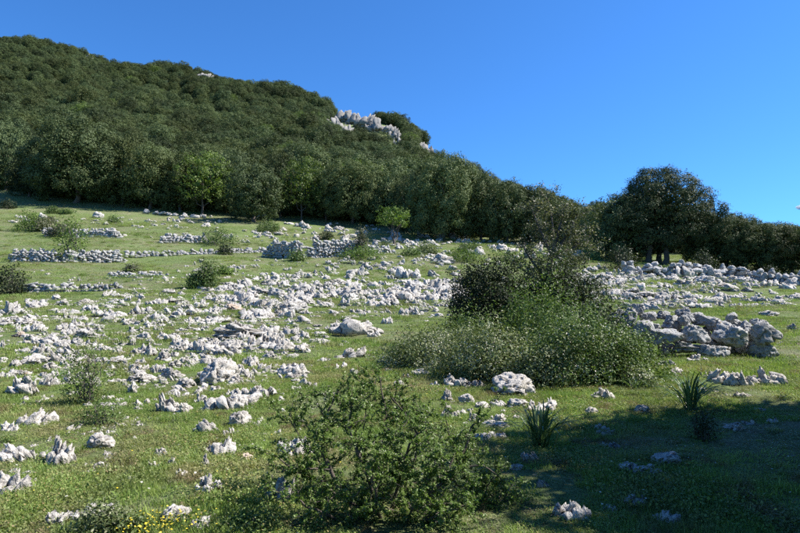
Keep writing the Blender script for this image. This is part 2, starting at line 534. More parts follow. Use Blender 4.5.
# ---- foliage: many separate leaf faces
def leaves(P, N, size, rg, aspect=0.55, spread=0.9, bend=0.0):
    """one pointed leaf face per point; N the direction it tends to face"""
    n = len(P)
    nn = N + rg.normal(size=(n, 3)) * spread
    nn /= np.linalg.norm(nn, axis=1, keepdims=True) + 1e-9
    a = rg.normal(size=(n, 3))
    a -= nn * (a * nn).sum(1, keepdims=True)
    a /= np.linalg.norm(a, axis=1, keepdims=True) + 1e-9
    b = np.cross(nn, a)
    s = (size * rg.uniform(0.65, 1.35, n))[:, None]
    v = np.stack([P - a * s * 0.5, P + b * s * 0.5 * aspect - a * s * 0.08, P + a * s * 0.5, P - b * s * 0.5 * aspect - a * s * 0.08], 1)
    t = np.repeat(rg.uniform(0, 1, n), 4)
    return v.reshape(-1, 3), np.arange(4 * n).reshape(-1, 4), t

def sphere_dirs(n, rg):
    d = rg.normal(size=(n, 3))
    return d / np.linalg.norm(d, axis=1, keepdims=True)

def crown_points(rg, W, H, z0, lumps, clumps, per, lump_r, clump_r, gap=0.0, shape=None):
    """points and outward directions of a crown: lumps on an ellipsoid, clumps on the lumps, leaves in the clumps"""
    P, N = [], []
    c = np.array([0, 0, z0 + (H - z0) * 0.48])
    ax = np.array([W / 2, W / 2, (H - z0) / 2])
    for i in range(lumps):
        f = (i + 0.5) / lumps
        zz = 1 - 1.75 * f
        th = i * 2.39996 + rg.uniform(-0.4, 0.4)
        rr = math.sqrt(max(0, 1 - zz * zz))
        d = np.array([rr * math.cos(th), rr * math.sin(th), zz])
        lr = lump_r * rg.uniform(0.55, 1.3)
        cen = c + d * (ax - lr * 0.55) * rg.uniform(0.80, 1.10)
        if shape is not None: cen = shape(cen)
        cd = sphere_dirs(clumps, rg) + d * 0.55
        cd /= np.linalg.norm(cd, axis=1, keepdims=True)
        cd = cd[rg.uniform(size=len(cd)) > gap]
        cp = cen + cd * lr * np.array([1, 1, 0.85]) * rg.uniform(0.7, 1.08, (len(cd), 1))
        off = rg.normal(size=(len(cd), per, 3)) * clump_r * np.array([1, 1, 0.7])
        P.append((cp[:, None] + off).reshape(-1, 3))
        nrm = cd[:, None] * 0.8 + off / clump_r * 0.35 + np.array([0, 0, 0.35])
        N.append(nrm.reshape(-1, 3))
    return np.concatenate(P), np.concatenate(N)

def tube(path, radii, seg=6):
    """tapered tube through points"""
    path = np.asarray(path, float)
    n = len(path)
    V, Fc = [], []
    t = np.gradient(path, axis=0)
    t /= np.linalg.norm(t, axis=1, keepdims=True) + 1e-9
    ref = np.array([0.31, 0.77, 0.2])
    for i in range(n):
        a = np.cross(t[i], ref); a /= np.linalg.norm(a) + 1e-9
        b = np.cross(t[i], a)
        for k in range(seg):
            w = 2 * math.pi * k / seg
            V.append(path[i] + (a * math.cos(w) + b * math.sin(w)) * radii[i])
    for i in range(n - 1):
        for k in range(seg):
            k2 = (k + 1) % seg
            Fc.append((i * seg + k, i * seg + k2, (i + 1) * seg + k2, (i + 1) * seg + k))
    return np.array(V), np.array(Fc)

class Geo:
    def __init__(s): s.V, s.F, s.n = [], [], 0
    def add(s, V, Fc):
        s.V.append(V); s.F.append(Fc + s.n); s.n += len(V)
    def done(s): return np.concatenate(s.V), np.concatenate(s.F)

def bend_path(a, b, rg, wob, n=6):
    a, b = np.array(a, float), np.array(b, float)
    t = np.linspace(0, 1, n)[:, None]
    p = a + (b - a) * t
    w = rg.normal(size=(n, 3)) * wob * np.linalg.norm(b - a)
    w[0] = 0; w[-1] = 0
    return p + w

def trunk_geo(rg, W, H, z0, r0, stems=1, limbs=7):
    g = Geo()
    for s in range(stems):
        ang = rg.uniform(0, 6.28)
        base = np.array([math.cos(ang), math.sin(ang), 0]) * (0.0 if stems == 1 else W * 0.05 * (1 + s * 0.6))
        base[2] = -0.4
        top = np.array([math.cos(ang) * W * 0.08, math.sin(ang) * W * 0.08, H * 0.66]) + rg.normal(size=3) * W * 0.02
        path = bend_path(base, top, rg, 0.025, 9)
        rad = r0 * np.linspace(1, 0.25, 9); rad[0] *= 1.35
        g.add(*tube(path, rad, 8))
        for k in range(limbs):
            i = 2 + (k * 5) // max(1, limbs)
            th = k * 2.4 + rg.uniform(0, 1)
            e = np.array([math.cos(th) * W * 0.34, math.sin(th) * W * 0.34, z0 + (H - z0) * rg.uniform(0.3, 0.75)])
            g.add(*tube(bend_path(path[i], e, rg, 0.05, 6), rad[i] * np.linspace(0.55, 0.12, 6), 5))
    return g.done()

def tree_meshes(name, seed, W, H, z0, mat, lumps=30, clumps=16, per=18, lump_r=1.15, clump_r=0.24, leaf=0.20, gap=0.1, r0=0.2, stems=1, shape=None):
    rg = np.random.default_rng(seed)
    P, N = crown_points(rg, W, H, z0, lumps, clumps, per, lump_r, clump_r, gap, shape)
    v, f, t = leaves(P, N, leaf, rg, spread=0.42)
    # larger leaves fill the crown inside, their shade put into a darker tint
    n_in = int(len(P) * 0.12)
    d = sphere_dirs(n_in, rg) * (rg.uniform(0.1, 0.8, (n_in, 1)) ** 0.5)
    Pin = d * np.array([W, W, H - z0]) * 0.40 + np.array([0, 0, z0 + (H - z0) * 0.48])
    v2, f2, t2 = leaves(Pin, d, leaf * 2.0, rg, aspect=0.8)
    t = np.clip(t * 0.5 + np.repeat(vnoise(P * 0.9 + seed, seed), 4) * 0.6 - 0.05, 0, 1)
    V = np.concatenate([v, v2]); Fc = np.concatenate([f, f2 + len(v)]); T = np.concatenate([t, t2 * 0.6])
    crown = mesh_of(name + ' crown', V, Fc, M[mat], tint=T)
    tv, tf = trunk_geo(rg, W, H, z0, r0, stems)
    trunk = mesh_of(name + ' trunk', tv, tf, M['bark'], smooth=True)
    return trunk, crown

def joined(name, a, b):
    """trunk and crown in one mesh, for trees too small in the picture to show parts"""
    Va = np.array([v.co[:] for v in a.vertices]); Vb = np.empty(len(b.vertices) * 3, np.float32); b.vertices.foreach_get('co', Vb)
    Fa = np.array([p.vertices[:] for p in a.polygons]); Fb = np.empty(len(b.loops), np.int32); b.loops.foreach_get('vertex_index', Fb)
    tb = np.empty(len(b.vertices), np.float32); b.attributes['tint'].data.foreach_get('value', tb)
    V = np.concatenate([Vb.reshape(-1, 3), Va]); Fc = np.concatenate([Fb.reshape(-1, 4), Fa + len(b.vertices)])
    mi = np.concatenate([np.zeros(len(b.polygons)), np.ones(len(Fa))])
    return mesh_of(name, V, Fc, [b.materials[0], a.materials[0]], mi, np.concatenate([tb, np.zeros(len(Va))]))

# ------------------------------------------------------------------ terrain sheet
def terrain():
    def axis(a, b, n, k):
        s = np.linspace(-1, 1, n)
        v = np.sinh(s * k) / math.sinh(k)
        return np.where(v < 0, -v * a, v * b)
    xs = axis(-900, 900, 301, 6.5)
    ys = np.concatenate([np.linspace(-300, -6, 14), np.linspace(-4, 2.5, 18), np.geomspace(2.8, 1450, 330)])
    X, Y = np.meshgrid(xs, ys)
    Z = G(X.ravel(), Y.ravel())
    V = np.stack([X.ravel(), Y.ravel(), Z], 1)
    nx, ny = len(xs), len(ys)
    i = np.arange(nx * ny).reshape(ny, nx)
    Fc = np.stack([i[:-1, :-1], i[:-1, 1:], i[1:, 1:], i[1:, :-1]], -1).reshape(-1, 4)
    o = obj('ground', mesh_of('ground', V, Fc, M['ground'], smooth=True))
    tag(o, 'sloping green and dry brown meadow rising to the wooded hill', None, None, 'structure')
terrain()

# ------------------------------------------------------------------ trees of the wood
OAKS = []
for k in range(7):
    W = [6.0, 6.6, 5.6, 6.2, 5.4, 6.8, 6.0][k]; H = [6.4, 6.0, 6.8, 5.8, 6.6, 6.4, 7.0][k]
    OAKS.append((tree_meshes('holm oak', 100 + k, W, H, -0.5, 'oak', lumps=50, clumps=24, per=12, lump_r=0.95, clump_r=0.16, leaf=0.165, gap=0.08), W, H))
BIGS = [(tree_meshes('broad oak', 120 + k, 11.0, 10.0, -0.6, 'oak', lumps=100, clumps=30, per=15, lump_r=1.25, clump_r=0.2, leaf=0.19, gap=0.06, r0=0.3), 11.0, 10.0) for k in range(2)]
PALES = []
for k in range(2):
    PALES.append((tree_meshes('pale oak', 140 + k, 5.6, 6.6, 0.9, 'oak_pale', lumps=32, clumps=18, per=12, lump_r=0.85, clump_r=0.17, leaf=0.17, gap=0.25, r0=0.13), 5.6, 6.6))

def plant_tree(px, py, w, h, proto, label, group=None, name='evergreen_oak', cat='tree', rz=None, P=None):
    """w, h: size in photograph pixels; its distance comes from where its foot meets the ground"""
    (tr, cr), W, H = proto
    if P is None: P = hit(px, py)
    s = mpp(P)
    sw, sh = w * s / W, h * s / H
    t = thing(name, label, cat, tuple(P), random.uniform(0, 6.28) if rz is None else rz, group, (sw, sw, sh))
    obj('trunk', tr, t); obj('crown', cr, t)
    return t

EDGE = 'trees along the front edge of the wood'
front = [
    (6, 190, 50, 72, 'o', 'dark evergreen oak at the wood edge on the far left of the picture'),
    (29, 197, 40, 46, 'o', 'low oak with paler grey leaves in front of the leftmost wood edge tree'),
    (75, 203, 96, 88, 'o', 'very broad grey green oak, the largest tree on the left wood edge'),
    (122, 205, 54, 72, 'o', 'dark oak just right of the broadest oak on the left wood edge'),
    (150, 209, 58, 66, 'o', 'dark round oak above the shaded stones on the left wood edge'),
    (180, 212, 46, 60, 'o', 'dark oak directly left of the yellow green tree on the wood edge'),
    (204, 216, 56, 66, 'p', 'yellow green tree with pale trunk standing out in the dark wood edge'),
    (232, 215, 42, 62, 'o', 'dark oak between the yellow green tree and the lone front oak'),
    (253, 222, 55, 60, 'o', 'lone round dark oak standing forward of the wood edge'),
    (280, 217, 42, 66, 'o', 'dark oak behind the right side of the lone front oak'),
    (303, 221, 46, 66, 'p', 'lighter green oak on the wood edge above the long rubble wall'),
    (326, 220, 46, 52, 'o', 'low oak above the right end of the long rubble wall'),
    (352, 223, 64, 66, 'o', 'broad grey green oak behind the small lone sapling tree'),
    (384, 226, 46, 60, 'o', 'dark oak right behind the crown of the sapling tree'),
    (412, 233, 42, 62, 'o', 'narrow dark oak left of the tallest middle oak on the wood edge'),
    (443, 240, 76, 90, 'o', 'tallest dense dark oak in the middle of the wood edge'),
    (480, 241, 52, 72, 'o', 'greyish oak right of the tallest oak on the middle wood edge'),
    (507, 243, 48, 66, 'o', 'dark oak behind the sparse pear tree, left side'),
    (533, 245, 48, 64, 'o', 'dark oak directly behind the sparse pear tree'),
    (562, 247, 44, 52, 'o', 'dark oak behind the right side of the sparse pear tree'),
    (587, 250, 42, 46, 'o', 'low dark oak between the pear tree and the great oak'),
    (598, 257, 40, 52, 'o', 'low dark oak touching the left side of the great oak'),
    (728, 268, 62, 56, 'o', 'dark rounded oak just right of the great oak'),
    (762, 271, 62, 52, 'o', 'grey green oak behind the right hand stone wall'),
    (794, 274, 64, 50, 'o', 'dark oak at the right edge behind the stone wall'),
    (704, 266, 46, 52, 'o', 'small oak under the right side of the great oak'),
]
front_xy = []
for k, (px, py, w, h, typ, lab) in enumerate(front):
    t = plant_tree(px, py, w, h, (BIGS[k % 2] if w > 60 else OAKS[(k * 3 + 1) % 7]) if typ == 'o' else PALES[k % 2], lab, EDGE, name='evergreen_oak' if typ == 'o' else 'pale_oak')
    front_xy.append((t.location.x, t.location.y))

# the great oak on the right
def lean(c):
    c = c.copy()
    t = min(1.0, max(0.0, c[2] / GH))
    c[:2] *= 1.14 - 0.66 * t ** 1.5 + 0.10 * math.sin(c[0] * 1.7 + c[2] * 1.3)
    c[0] += 0.7 * t
    if c[0] < -1.5: c[2] *= 0.9
    return c
gp = hit(657, 263)
gs = mpp(gp)
GW, GH = 116 * gs, 99 * gs
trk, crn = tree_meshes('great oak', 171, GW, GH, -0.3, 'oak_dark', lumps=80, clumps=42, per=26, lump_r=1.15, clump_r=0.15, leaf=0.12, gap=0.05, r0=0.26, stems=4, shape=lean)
go_ = thing('evergreen_oak', 'great dense oak standing alone against the sky on the right', 'tree', tuple(gp), 0.4)
obj('trunk', trk, go_); obj('crown', crn, go_)
plant_tree(622, 262, 62, 72, OAKS[4], 'dark oak merging with the left side of the great oak')

# cliffs in the wood
CLIFFS = [
    (334, 113, 11, 13, 'leftmost pale pinnacle of the crag high in the wood'),
    (343, 108, 13, 11, 'upper left pale block of the crag high in the wood'),
    (353, 106, 10, 9, 'small pale block at the very top of the crag'),
    (347, 119, 8, 13, 'narrow pale rib below the upper left crag block'),
    (364, 113, 15, 13, 'broad pale block in the middle of the crag'),
    (375, 117, 13, 13, 'pale block right of the middle of the crag'),
    (385, 120, 13, 11, 'pale block near the right end of the crag'),
    (393, 125, 9, 13, 'steep pale rib at the right end of the crag'),
    (397, 134, 7, 12, 'lowest curved pale rib at the right end of the crag'),
    (423, 139, 9, 11, 'slanting pale cliff right of the crag, upper piece'),
    (430, 144, 8, 8, 'slanting pale cliff right of the crag, lower piece'),
    (449, 153, 15, 6, 'low pale outcrop under the skyline, left piece'),
    (463, 158, 15, 6, 'low pale outcrop under the skyline, right piece'),
    (203, 70, 12, 4, 'tiny white outcrop near the skyline left of the crag'),
    (86, 50, 7, 4, 'tiny white outcrop near the highest part of the ridge'),
]
cliff_box = []
for k, (px, py, w, h, lab) in enumerate(CLIFFS):
    P = hit(px, py + h * 0.5 + 9)
    s = mpp(P)
    me = rock_mesh('cliff', 900 + k, 'crag', M['cliff'], 3)
    o = obj('cliff_outcrop', me, None, (P[0], P[1] + 1.0, P[2] + 0.9), (math.radians(-30), 0, random.uniform(-0.3, 0.3)), (w * s * 1.75, w * s * 1.0, h * s * 0.9 + 7 * s - 1.0))
    tag(o, lab, 'cliff', 'pale cliffs high in the wood')
    if py > 80: cliff_box.append((px, py + h * 0.5, w * 0.7 + 2, h))

# the wood on the hill: about 300 nearest as trees, the rest one mass
LODS = [joined('hill oak', a, b) for (a, b), _, _ in OAKS] + [joined('hill pale oak', a, b) for (a, b), _, _ in PALES]
LW = [w for _, w, _ in OAKS] + [w for _, w, _ in PALES]
def wood_sites():
    rg = np.random.default_rng(21)
    pts = []
    Y = 70.0
    while Y < 330:
        step = 3.2 - 0.45 * min(1, (Y - 70) / 150)
        xs = np.arange(-0.86 * Y, 0.95 * Y, step)
        xs = xs + rg.uniform(-0.45, 0.45, len(xs)) * step
        yy = Y + rg.uniform(-0.45, 0.45, len(xs)) * step
        pts.append(np.stack([xs, yy], 1))
        Y += step * 0.95
    p = np.concatenate(pts)
    z = G(p[:, 0], p[:, 1])
    P = np.column_stack([p, z])
    px, py = to_px(P)
    edge = np.interp(px, [-200, 0, 50, 110, 150, 200, 250, 300, 350, 400, 440, 500, 560, 600, 640, 700, 800, 950],
                         [182, 191, 199, 205, 208, 211, 213, 216, 220, 226, 234, 239, 243, 248, 255, 262, 268, 275])
    keep = py < edge - 1
    # nothing past the crest that could never be seen
    dist = np.interp(px, [c[0] for c in COLS], [c[2][1] for c in COLS])
    keep &= p[:, 1] < dist + 18
    fx = np.array(front_xy)
    d = np.sqrt(((p[:, None] - fx[None]) ** 2).sum(2)).min(1)
    keep &= d > 2.2
    for cx, cy, hw, hh in cliff_box:
        keep &= ~((np.abs(px - cx) < hw) & (py > cy + 1) & (py < cy + 20))
    return P[keep], px[keep], py[keep]
WP, wpx, wpy = wood_sites()
rg = np.random.default_rng(5)
inview = (wpx > -20) & (wpx < 820)
order = np.argsort(np.where(inview, WP[:, 1], 1e6))
near_n = 255
kindw = np.where(rg.uniform(size=len(WP)) < 0.014, 7 + rg.integers(0, 2, len(WP)), rg.integers(0, 7, len(WP)))
wid = rg.uniform(3.9, 6.2, len(WP)) * np.interp(WP[:, 1], [75, 120, 240], [1.10, 0.85, 0.62])
wid *= 0.72 + 0.62 * vnoise(np.column_stack([WP[:, :2] / 7.0, np.zeros(len(WP))]), 9) + rg.normal(size=len(WP)) * 0.1
wid = np.clip(wid, 1.9, 7.5)
hgt = wid * rg.uniform(0.80, 1.15, len(WP))
hgt = np.minimum(hgt, np.interp(wpx, [450, 560, 660, 720, 800], [8.5, 5.6, 5.6, 4.8, 4.4]))
rzs = rg.uniform(0, 6.283, len(WP))
for i in order[:near_n]:
    k = int(kindw[i]); s = wid[i] / LW[k]; sh = hgt[i] / 6.4
    x, y, z = WP[i]
    o = obj('hill_oak', LODS[k], None, (x, y, z - 0.3), (0, 0, rzs[i]), (s, s, sh))
    if k >= 7: lab = 'fresh yellow green tree scattered among the dark oaks of the wood'
    else:
        deep = 'in the rows just behind' if y < 92 else 'deeper in the wood behind'
        big = 'large dark oak' if wid[i] > 6.2 else ('small dark oak' if wid[i] < 4.2 else 'dark oak')
        where = next(w for lim, w in ((50, 'the leftmost wood edge oaks'), (110, 'the broadest wood edge oak on the left'), (180, 'the shaded line of stones'), (240, 'the yellow green wood edge tree'), (285, 'the lone front oak'),
                     (340, 'the long rubble wall'), (400, 'the small sapling tree'), (470, 'the tallest middle oak'), (530, 'the gap left of the pear tree'), (600, 'the sparse pear tree'), (690, 'the great oak'), (750, 'the left half of the right hand wall'), (9999, 'the right end of the right hand wall')) if wpx[i] < lim)
        lab = f'{big} {deep} {where}'
    tag(o, lab, 'tree', 'oaks of the lower wood')
rest = order[near_n:]
scatter('forest', LODS, WP[rest] - [0, 0, 0.3], np.column_stack([np.zeros((len(rest), 2)), rzs[rest]]),
        np.column_stack([wid[rest] / 6, wid[rest] / 6, hgt[rest] / 6.4]), kindw[rest],
        'dense dark evergreen forest covering the upper hillside to the skyline')
# low evergreen scrub closes the front of the wood under the crowns
for k, px in enumerate(range(-6, 612, 13)):
    py = float(np.interp(px, [0, 50, 110, 150, 200, 250, 300, 350, 400, 440, 500, 560, 600], [190, 198, 204, 207, 210, 212, 217, 220, 227, 235, 239, 243, 248])) - 1
    P = hit(px + random.uniform(-4, 4), py)
    w_ = random.uniform(2.6, 4.2); h_ = random.uniform(1.3, 2.4)
    o = obj('scrub_oak', LODS[k % 7], None, (P[0], P[1] + 1.5, P[2] - 0.4), (0, 0, k * 1.3), (w_ / 6, w_ / 6, h_ / 6.4))
    near = min(front, key=lambda f: abs(f[0] - px))[5]
    tag(o, 'low dark scrub under the wood edge, below the ' + ' '.join(near.replace('very ', '').split()[:6]), 'shrub', 'scrub along the foot of the wood')
# two small trees stand up on the far right crest
for px, py, w, h, lab in ((703, 210, 6, 10, 'tiny tree on the far right crest, left one of two'), (711, 208, 7, 11, 'tiny tree on the far right crest, right one of two')):
    plant_tree(px, py, w, h, OAKS[px % 7], lab, 'tiny trees on the far crest', P=np.array(at(px, py + 3, 205)) * [1, 1, 0] + [0, 0, at(px, py + 1, 205)[2]])

# oaks shading the grass from the right, plus unseen ones added to block skylight
(tr, cr) = tree_meshes('shade oak', 188, 8.0, 7.8, 1.7, 'oak', lumps=60, clumps=26, per=26, lump_r=1.3, clump_r=0.28, leaf=0.24, gap=0.0, r0=0.22)
for SX, SY, sc, lab in ((10.2, 5.5, 0.98, 'oak beyond the right edge whose shade lies on the grass'), (10.5, 1.7, 1.05, 'oak beyond the right edge shading the bottom right corner'), (16.5, 3.6, 1.15, 'unseen oak added further beyond the right edge to block skylight'), (4.5, -9.0, 1.2, 'unseen oak added behind the viewpoint on the right to block skylight'), (-4.0, -11.0, 1.25, 'unseen oak added behind the viewpoint on the left to block skylight'), (11.0, -5.5, 1.2, 'unseen oak added behind the right edge of the view to block skylight')):
    st = thing('evergreen_oak', lab, 'tree', (SX, SY, float(G(SX, SY)[0])), SX, None, (sc, sc, sc))
    obj('trunk', tr, st); obj('crown', cr, st)

# ------------------------------------------------------------------ rocks
RK = {}
for kind, n in (('block', 5), ('slab', 4), ('fin', 4), ('boulder', 6), ('crag', 14), ('ledge', 10)):
    RK[kind] = [rock_mesh('rock ' + kind, 300 + 17 * k + len(kind), kind, M['rock'], 3 if kind in ('crag', 'ledge') else 4) for k in range(n)]
TAN = {kind: rock_mesh('tan rock', 280 + len(kind), kind, M['rock_tan'], 4) for kind in ('block', 'slab')}
nrock = {k: 0 for k in RK}
ROCKGROUP = 'limestone rocks lying about the meadow'

def zone(px, py):
    if px > 560:
        if py < 320: return 'white limestone rock in the stony strip below the right hand wall'
        if py > 400: return 'limestone rock in the shaded lower right corner'
        return 'pale limestone rock in the grass in front of the rubble pile'
    if py < 270: return 'small white limestone rock on the upper meadow near the terrace walls'
    if px > 300 and py < 325: return 'white limestone rock in the rocky band left of the bushes'
    if py < 330: return 'white limestone rock on the left meadow just below the terrace walls'
    if py < 380 and px < 175: return 'white limestone rock in the big outcrops on the left'
    if py < 380: return 'pitted white limestone rock in the middle of the rocky meadow'
    if px > 420: return 'pale limestone rock between the thorny shrub and the bushes'
    if py < 430: return 'pitted white limestone rock in the row above the lower left grass'
    return 'pale limestone rock in the lower left grass'

def rock(px, py, w, h, label=None, kind=None, tan=False, group=None):
    P = hit(px, py)
    s = mpp(P)
    if kind is None:
        r = h / w
        kind = random.choice(('fin', 'crag')) if r > 0.95 else (random.choice(('slab', 'ledge', 'ledge')) if r < 0.45 else random.choice(('block', 'crag', 'crag', 'crag', 'ledge', 'boulder')))
    elif kind in ('block', 'fin') and w > 12: kind = 'crag'
    elif kind == 'slab' and w > 16: kind = 'ledge'
    if tan: me = TAN['slab' if kind in ('slab', 'ledge') else 'block']
    else:
        me = RK[kind][nrock[kind] % len(RK[kind])]; nrock[kind] += 1
    Wm, Hm = w * s * 1.22, h * s * 0.90
    Dm = Wm * random.uniform(0.65, 1.0)
    y = P[1] + Dm * 0.4
    x = P[0] * y / P[1]
    rz = random.uniform(-0.5, 0.5) + (math.pi if random.random() < 0.5 else 0)
    o = obj('limestone_rock', me, None, (x, y, float(G(x, y)[0]) - 0.01), (random.uniform(-0.1, 0.1), random.uniform(-0.12, 0.12), rz), (Wm, Dm, Hm))
    adj = {'fin': 'jagged', 'slab': 'flat', 'block': 'blocky', 'boulder': 'rounded', 'crag': 'craggy', 'ledge': 'broken'}[kind]
    if w * h > 190: adj = 'big ' + adj
    elif w * h < 75: adj = 'small ' + adj
    tag(o, label or adj + ' ' + zone(px, py).replace('small ', '').replace('pitted ', ''), 'rock', None if (label and not group) else ROCKGROUP)
    return o

NAMED = [
    (514, 397, 32, 21, 'big rounded grey boulder at the foot of the flowering bushes', 'boulder'),
    (355, 336, 40, 16, 'long broad grey rock lying alone in the middle meadow', 'block'),
    (349, 358, 24, 11, 'flat topped rock with dark face below the long broad rock', 'block'),
    (220, 384, 28, 23, 'large domed pitted rock above the lower left grass', 'boulder'),
    (222, 411, 30, 15, 'left piece of the long pitted ledge in the middle left', 'slab'),
    (241, 406, 26, 15, 'middle piece of the long pitted ledge in the middle left', 'block'),
    (260, 399, 24, 13, 'right piece of the long pitted ledge in the middle left', 'block'),
    (166, 413, 13, 21, 'upright left end of the curved rock group on the left', 'fin'),
    (179, 413, 19, 17, 'broad middle rock of the curved rock group on the left', 'block'),
    (200, 404, 10, 12, 'small right end of the curved rock group on the left', 'block'),
    (34, 426, 28, 16, 'low pointed white rock with spread foot on the left', 'fin'),
    (58, 466, 22, 28, 'tall irregular white rock standing in the lower left grass', 'fin'),
    (12, 494, 30, 21, 'big white rock cut by the left edge near the bottom', 'block'),
    (10, 462, 28, 15, 'low white rock at the left edge above the big one', 'slab'),
    (32, 459, 18, 10, 'rounded white rock next to the tall irregular rock', 'block'),
    (100, 449, 19, 15, 'single white lump of rock alone on the lower left grass', 'boulder'),
    (98, 518, 26, 13, 'pitted rock half hidden by a grey weed at the bottom left', 'slab'),
    (66, 524, 26, 10, 'low white ledge at the bottom left beside the grey weed', 'slab'),
    (175, 523, 21, 15, 'rounded white rock at the bottom edge right of the yellow flowers', 'boulder'),
    (199, 530, 16, 9, 'small flat rock at the bottom edge left of the thorny shrub', 'slab'),
    (220, 456, 22, 17, 'blocky pitted rock with dark holes in the lower left grass', 'block'),
    (206, 467, 10, 13, 'small upright rock left of the blocky pitted rock', 'fin'),
    (208, 492, 19, 16, 'upright white rock alone near the thorny shrub, lower left', 'fin'),
    (240, 427, 16, 15, 'rounded pitted rock below the long ledge', 'boulder'),
    (207, 434, 18, 13, 'low sloping rock left of the rounded pitted rock', 'block'),
    (280, 502, 22, 26, 'pinkish white rock seen through the left twigs of the thorny shrub', 'block'),
    (297, 456, 28, 18, 'pitted rock behind the upper left of the thorny shrub', 'block'),
    (572, 521, 27, 17, 'white rock at the edge of the tree shade near the bottom', 'block'),
    (636, 507, 18, 10, 'small sunlit white stone inside the tree shade', 'slab'),
    (666, 465, 20, 11, 'rounded bluish stone in the tree shade, upper one', 'boulder'),
    (638, 474, 26, 9, 'long bluish stone in the tree shade', 'slab'),
    (666, 523, 22, 9, 'flat dim stone deep in the tree shade near the bottom', 'slab'),
    (603, 401, 21, 14, 'brownish blocky rock in the grass right of the flowering bushes', 'block'),
    (642, 414, 11, 9, 'small round dark sided stone left of the right strap leaved plant', 'boulder'),
    (543, 413, 22, 14, 'grey rock behind the left strap leaved plant', 'block'),
    (768, 386, 24, 17, 'pitted rock at the right end of the row below the rubble pile', 'block'),
    (740, 386, 17, 15, 'second rock from the right in the row below the rubble pile', 'fin'),
    (724, 385, 21, 14, 'wide rock in the row below the rubble pile', 'block'),
    (22, 397, 24, 20, 'triangular rock at the foot of the large left outcrop', 'fin'),
    (20, 337, 11, 5, 'tan coloured flat stone on the left beside the jagged outcrop', 'tan'),
    (233, 311, 17, 7, 'tan stained flat rock on the left middle meadow', 'tan'),
    (248, 461, 15, 7, 'small tan stone right of the blocky pitted rock', 'tan'),
    (450, 419, 15, 15, 'upright white rock between thorny shrub and big boulder, lower one', 'fin'),
    (447, 401, 9, 13, 'narrow upright rock between thorny shrub and big boulder, upper one', 'fin'),
    (458, 388, 20, 13, 'white pointed rock in front of the left flowering bush', 'fin'),
]
for px, py, w, h, lab, kind in NAMED:
    rock(px, py, w * 1.22, h * 1.15, lab, None if kind == 'tan' else kind, kind == 'tan')

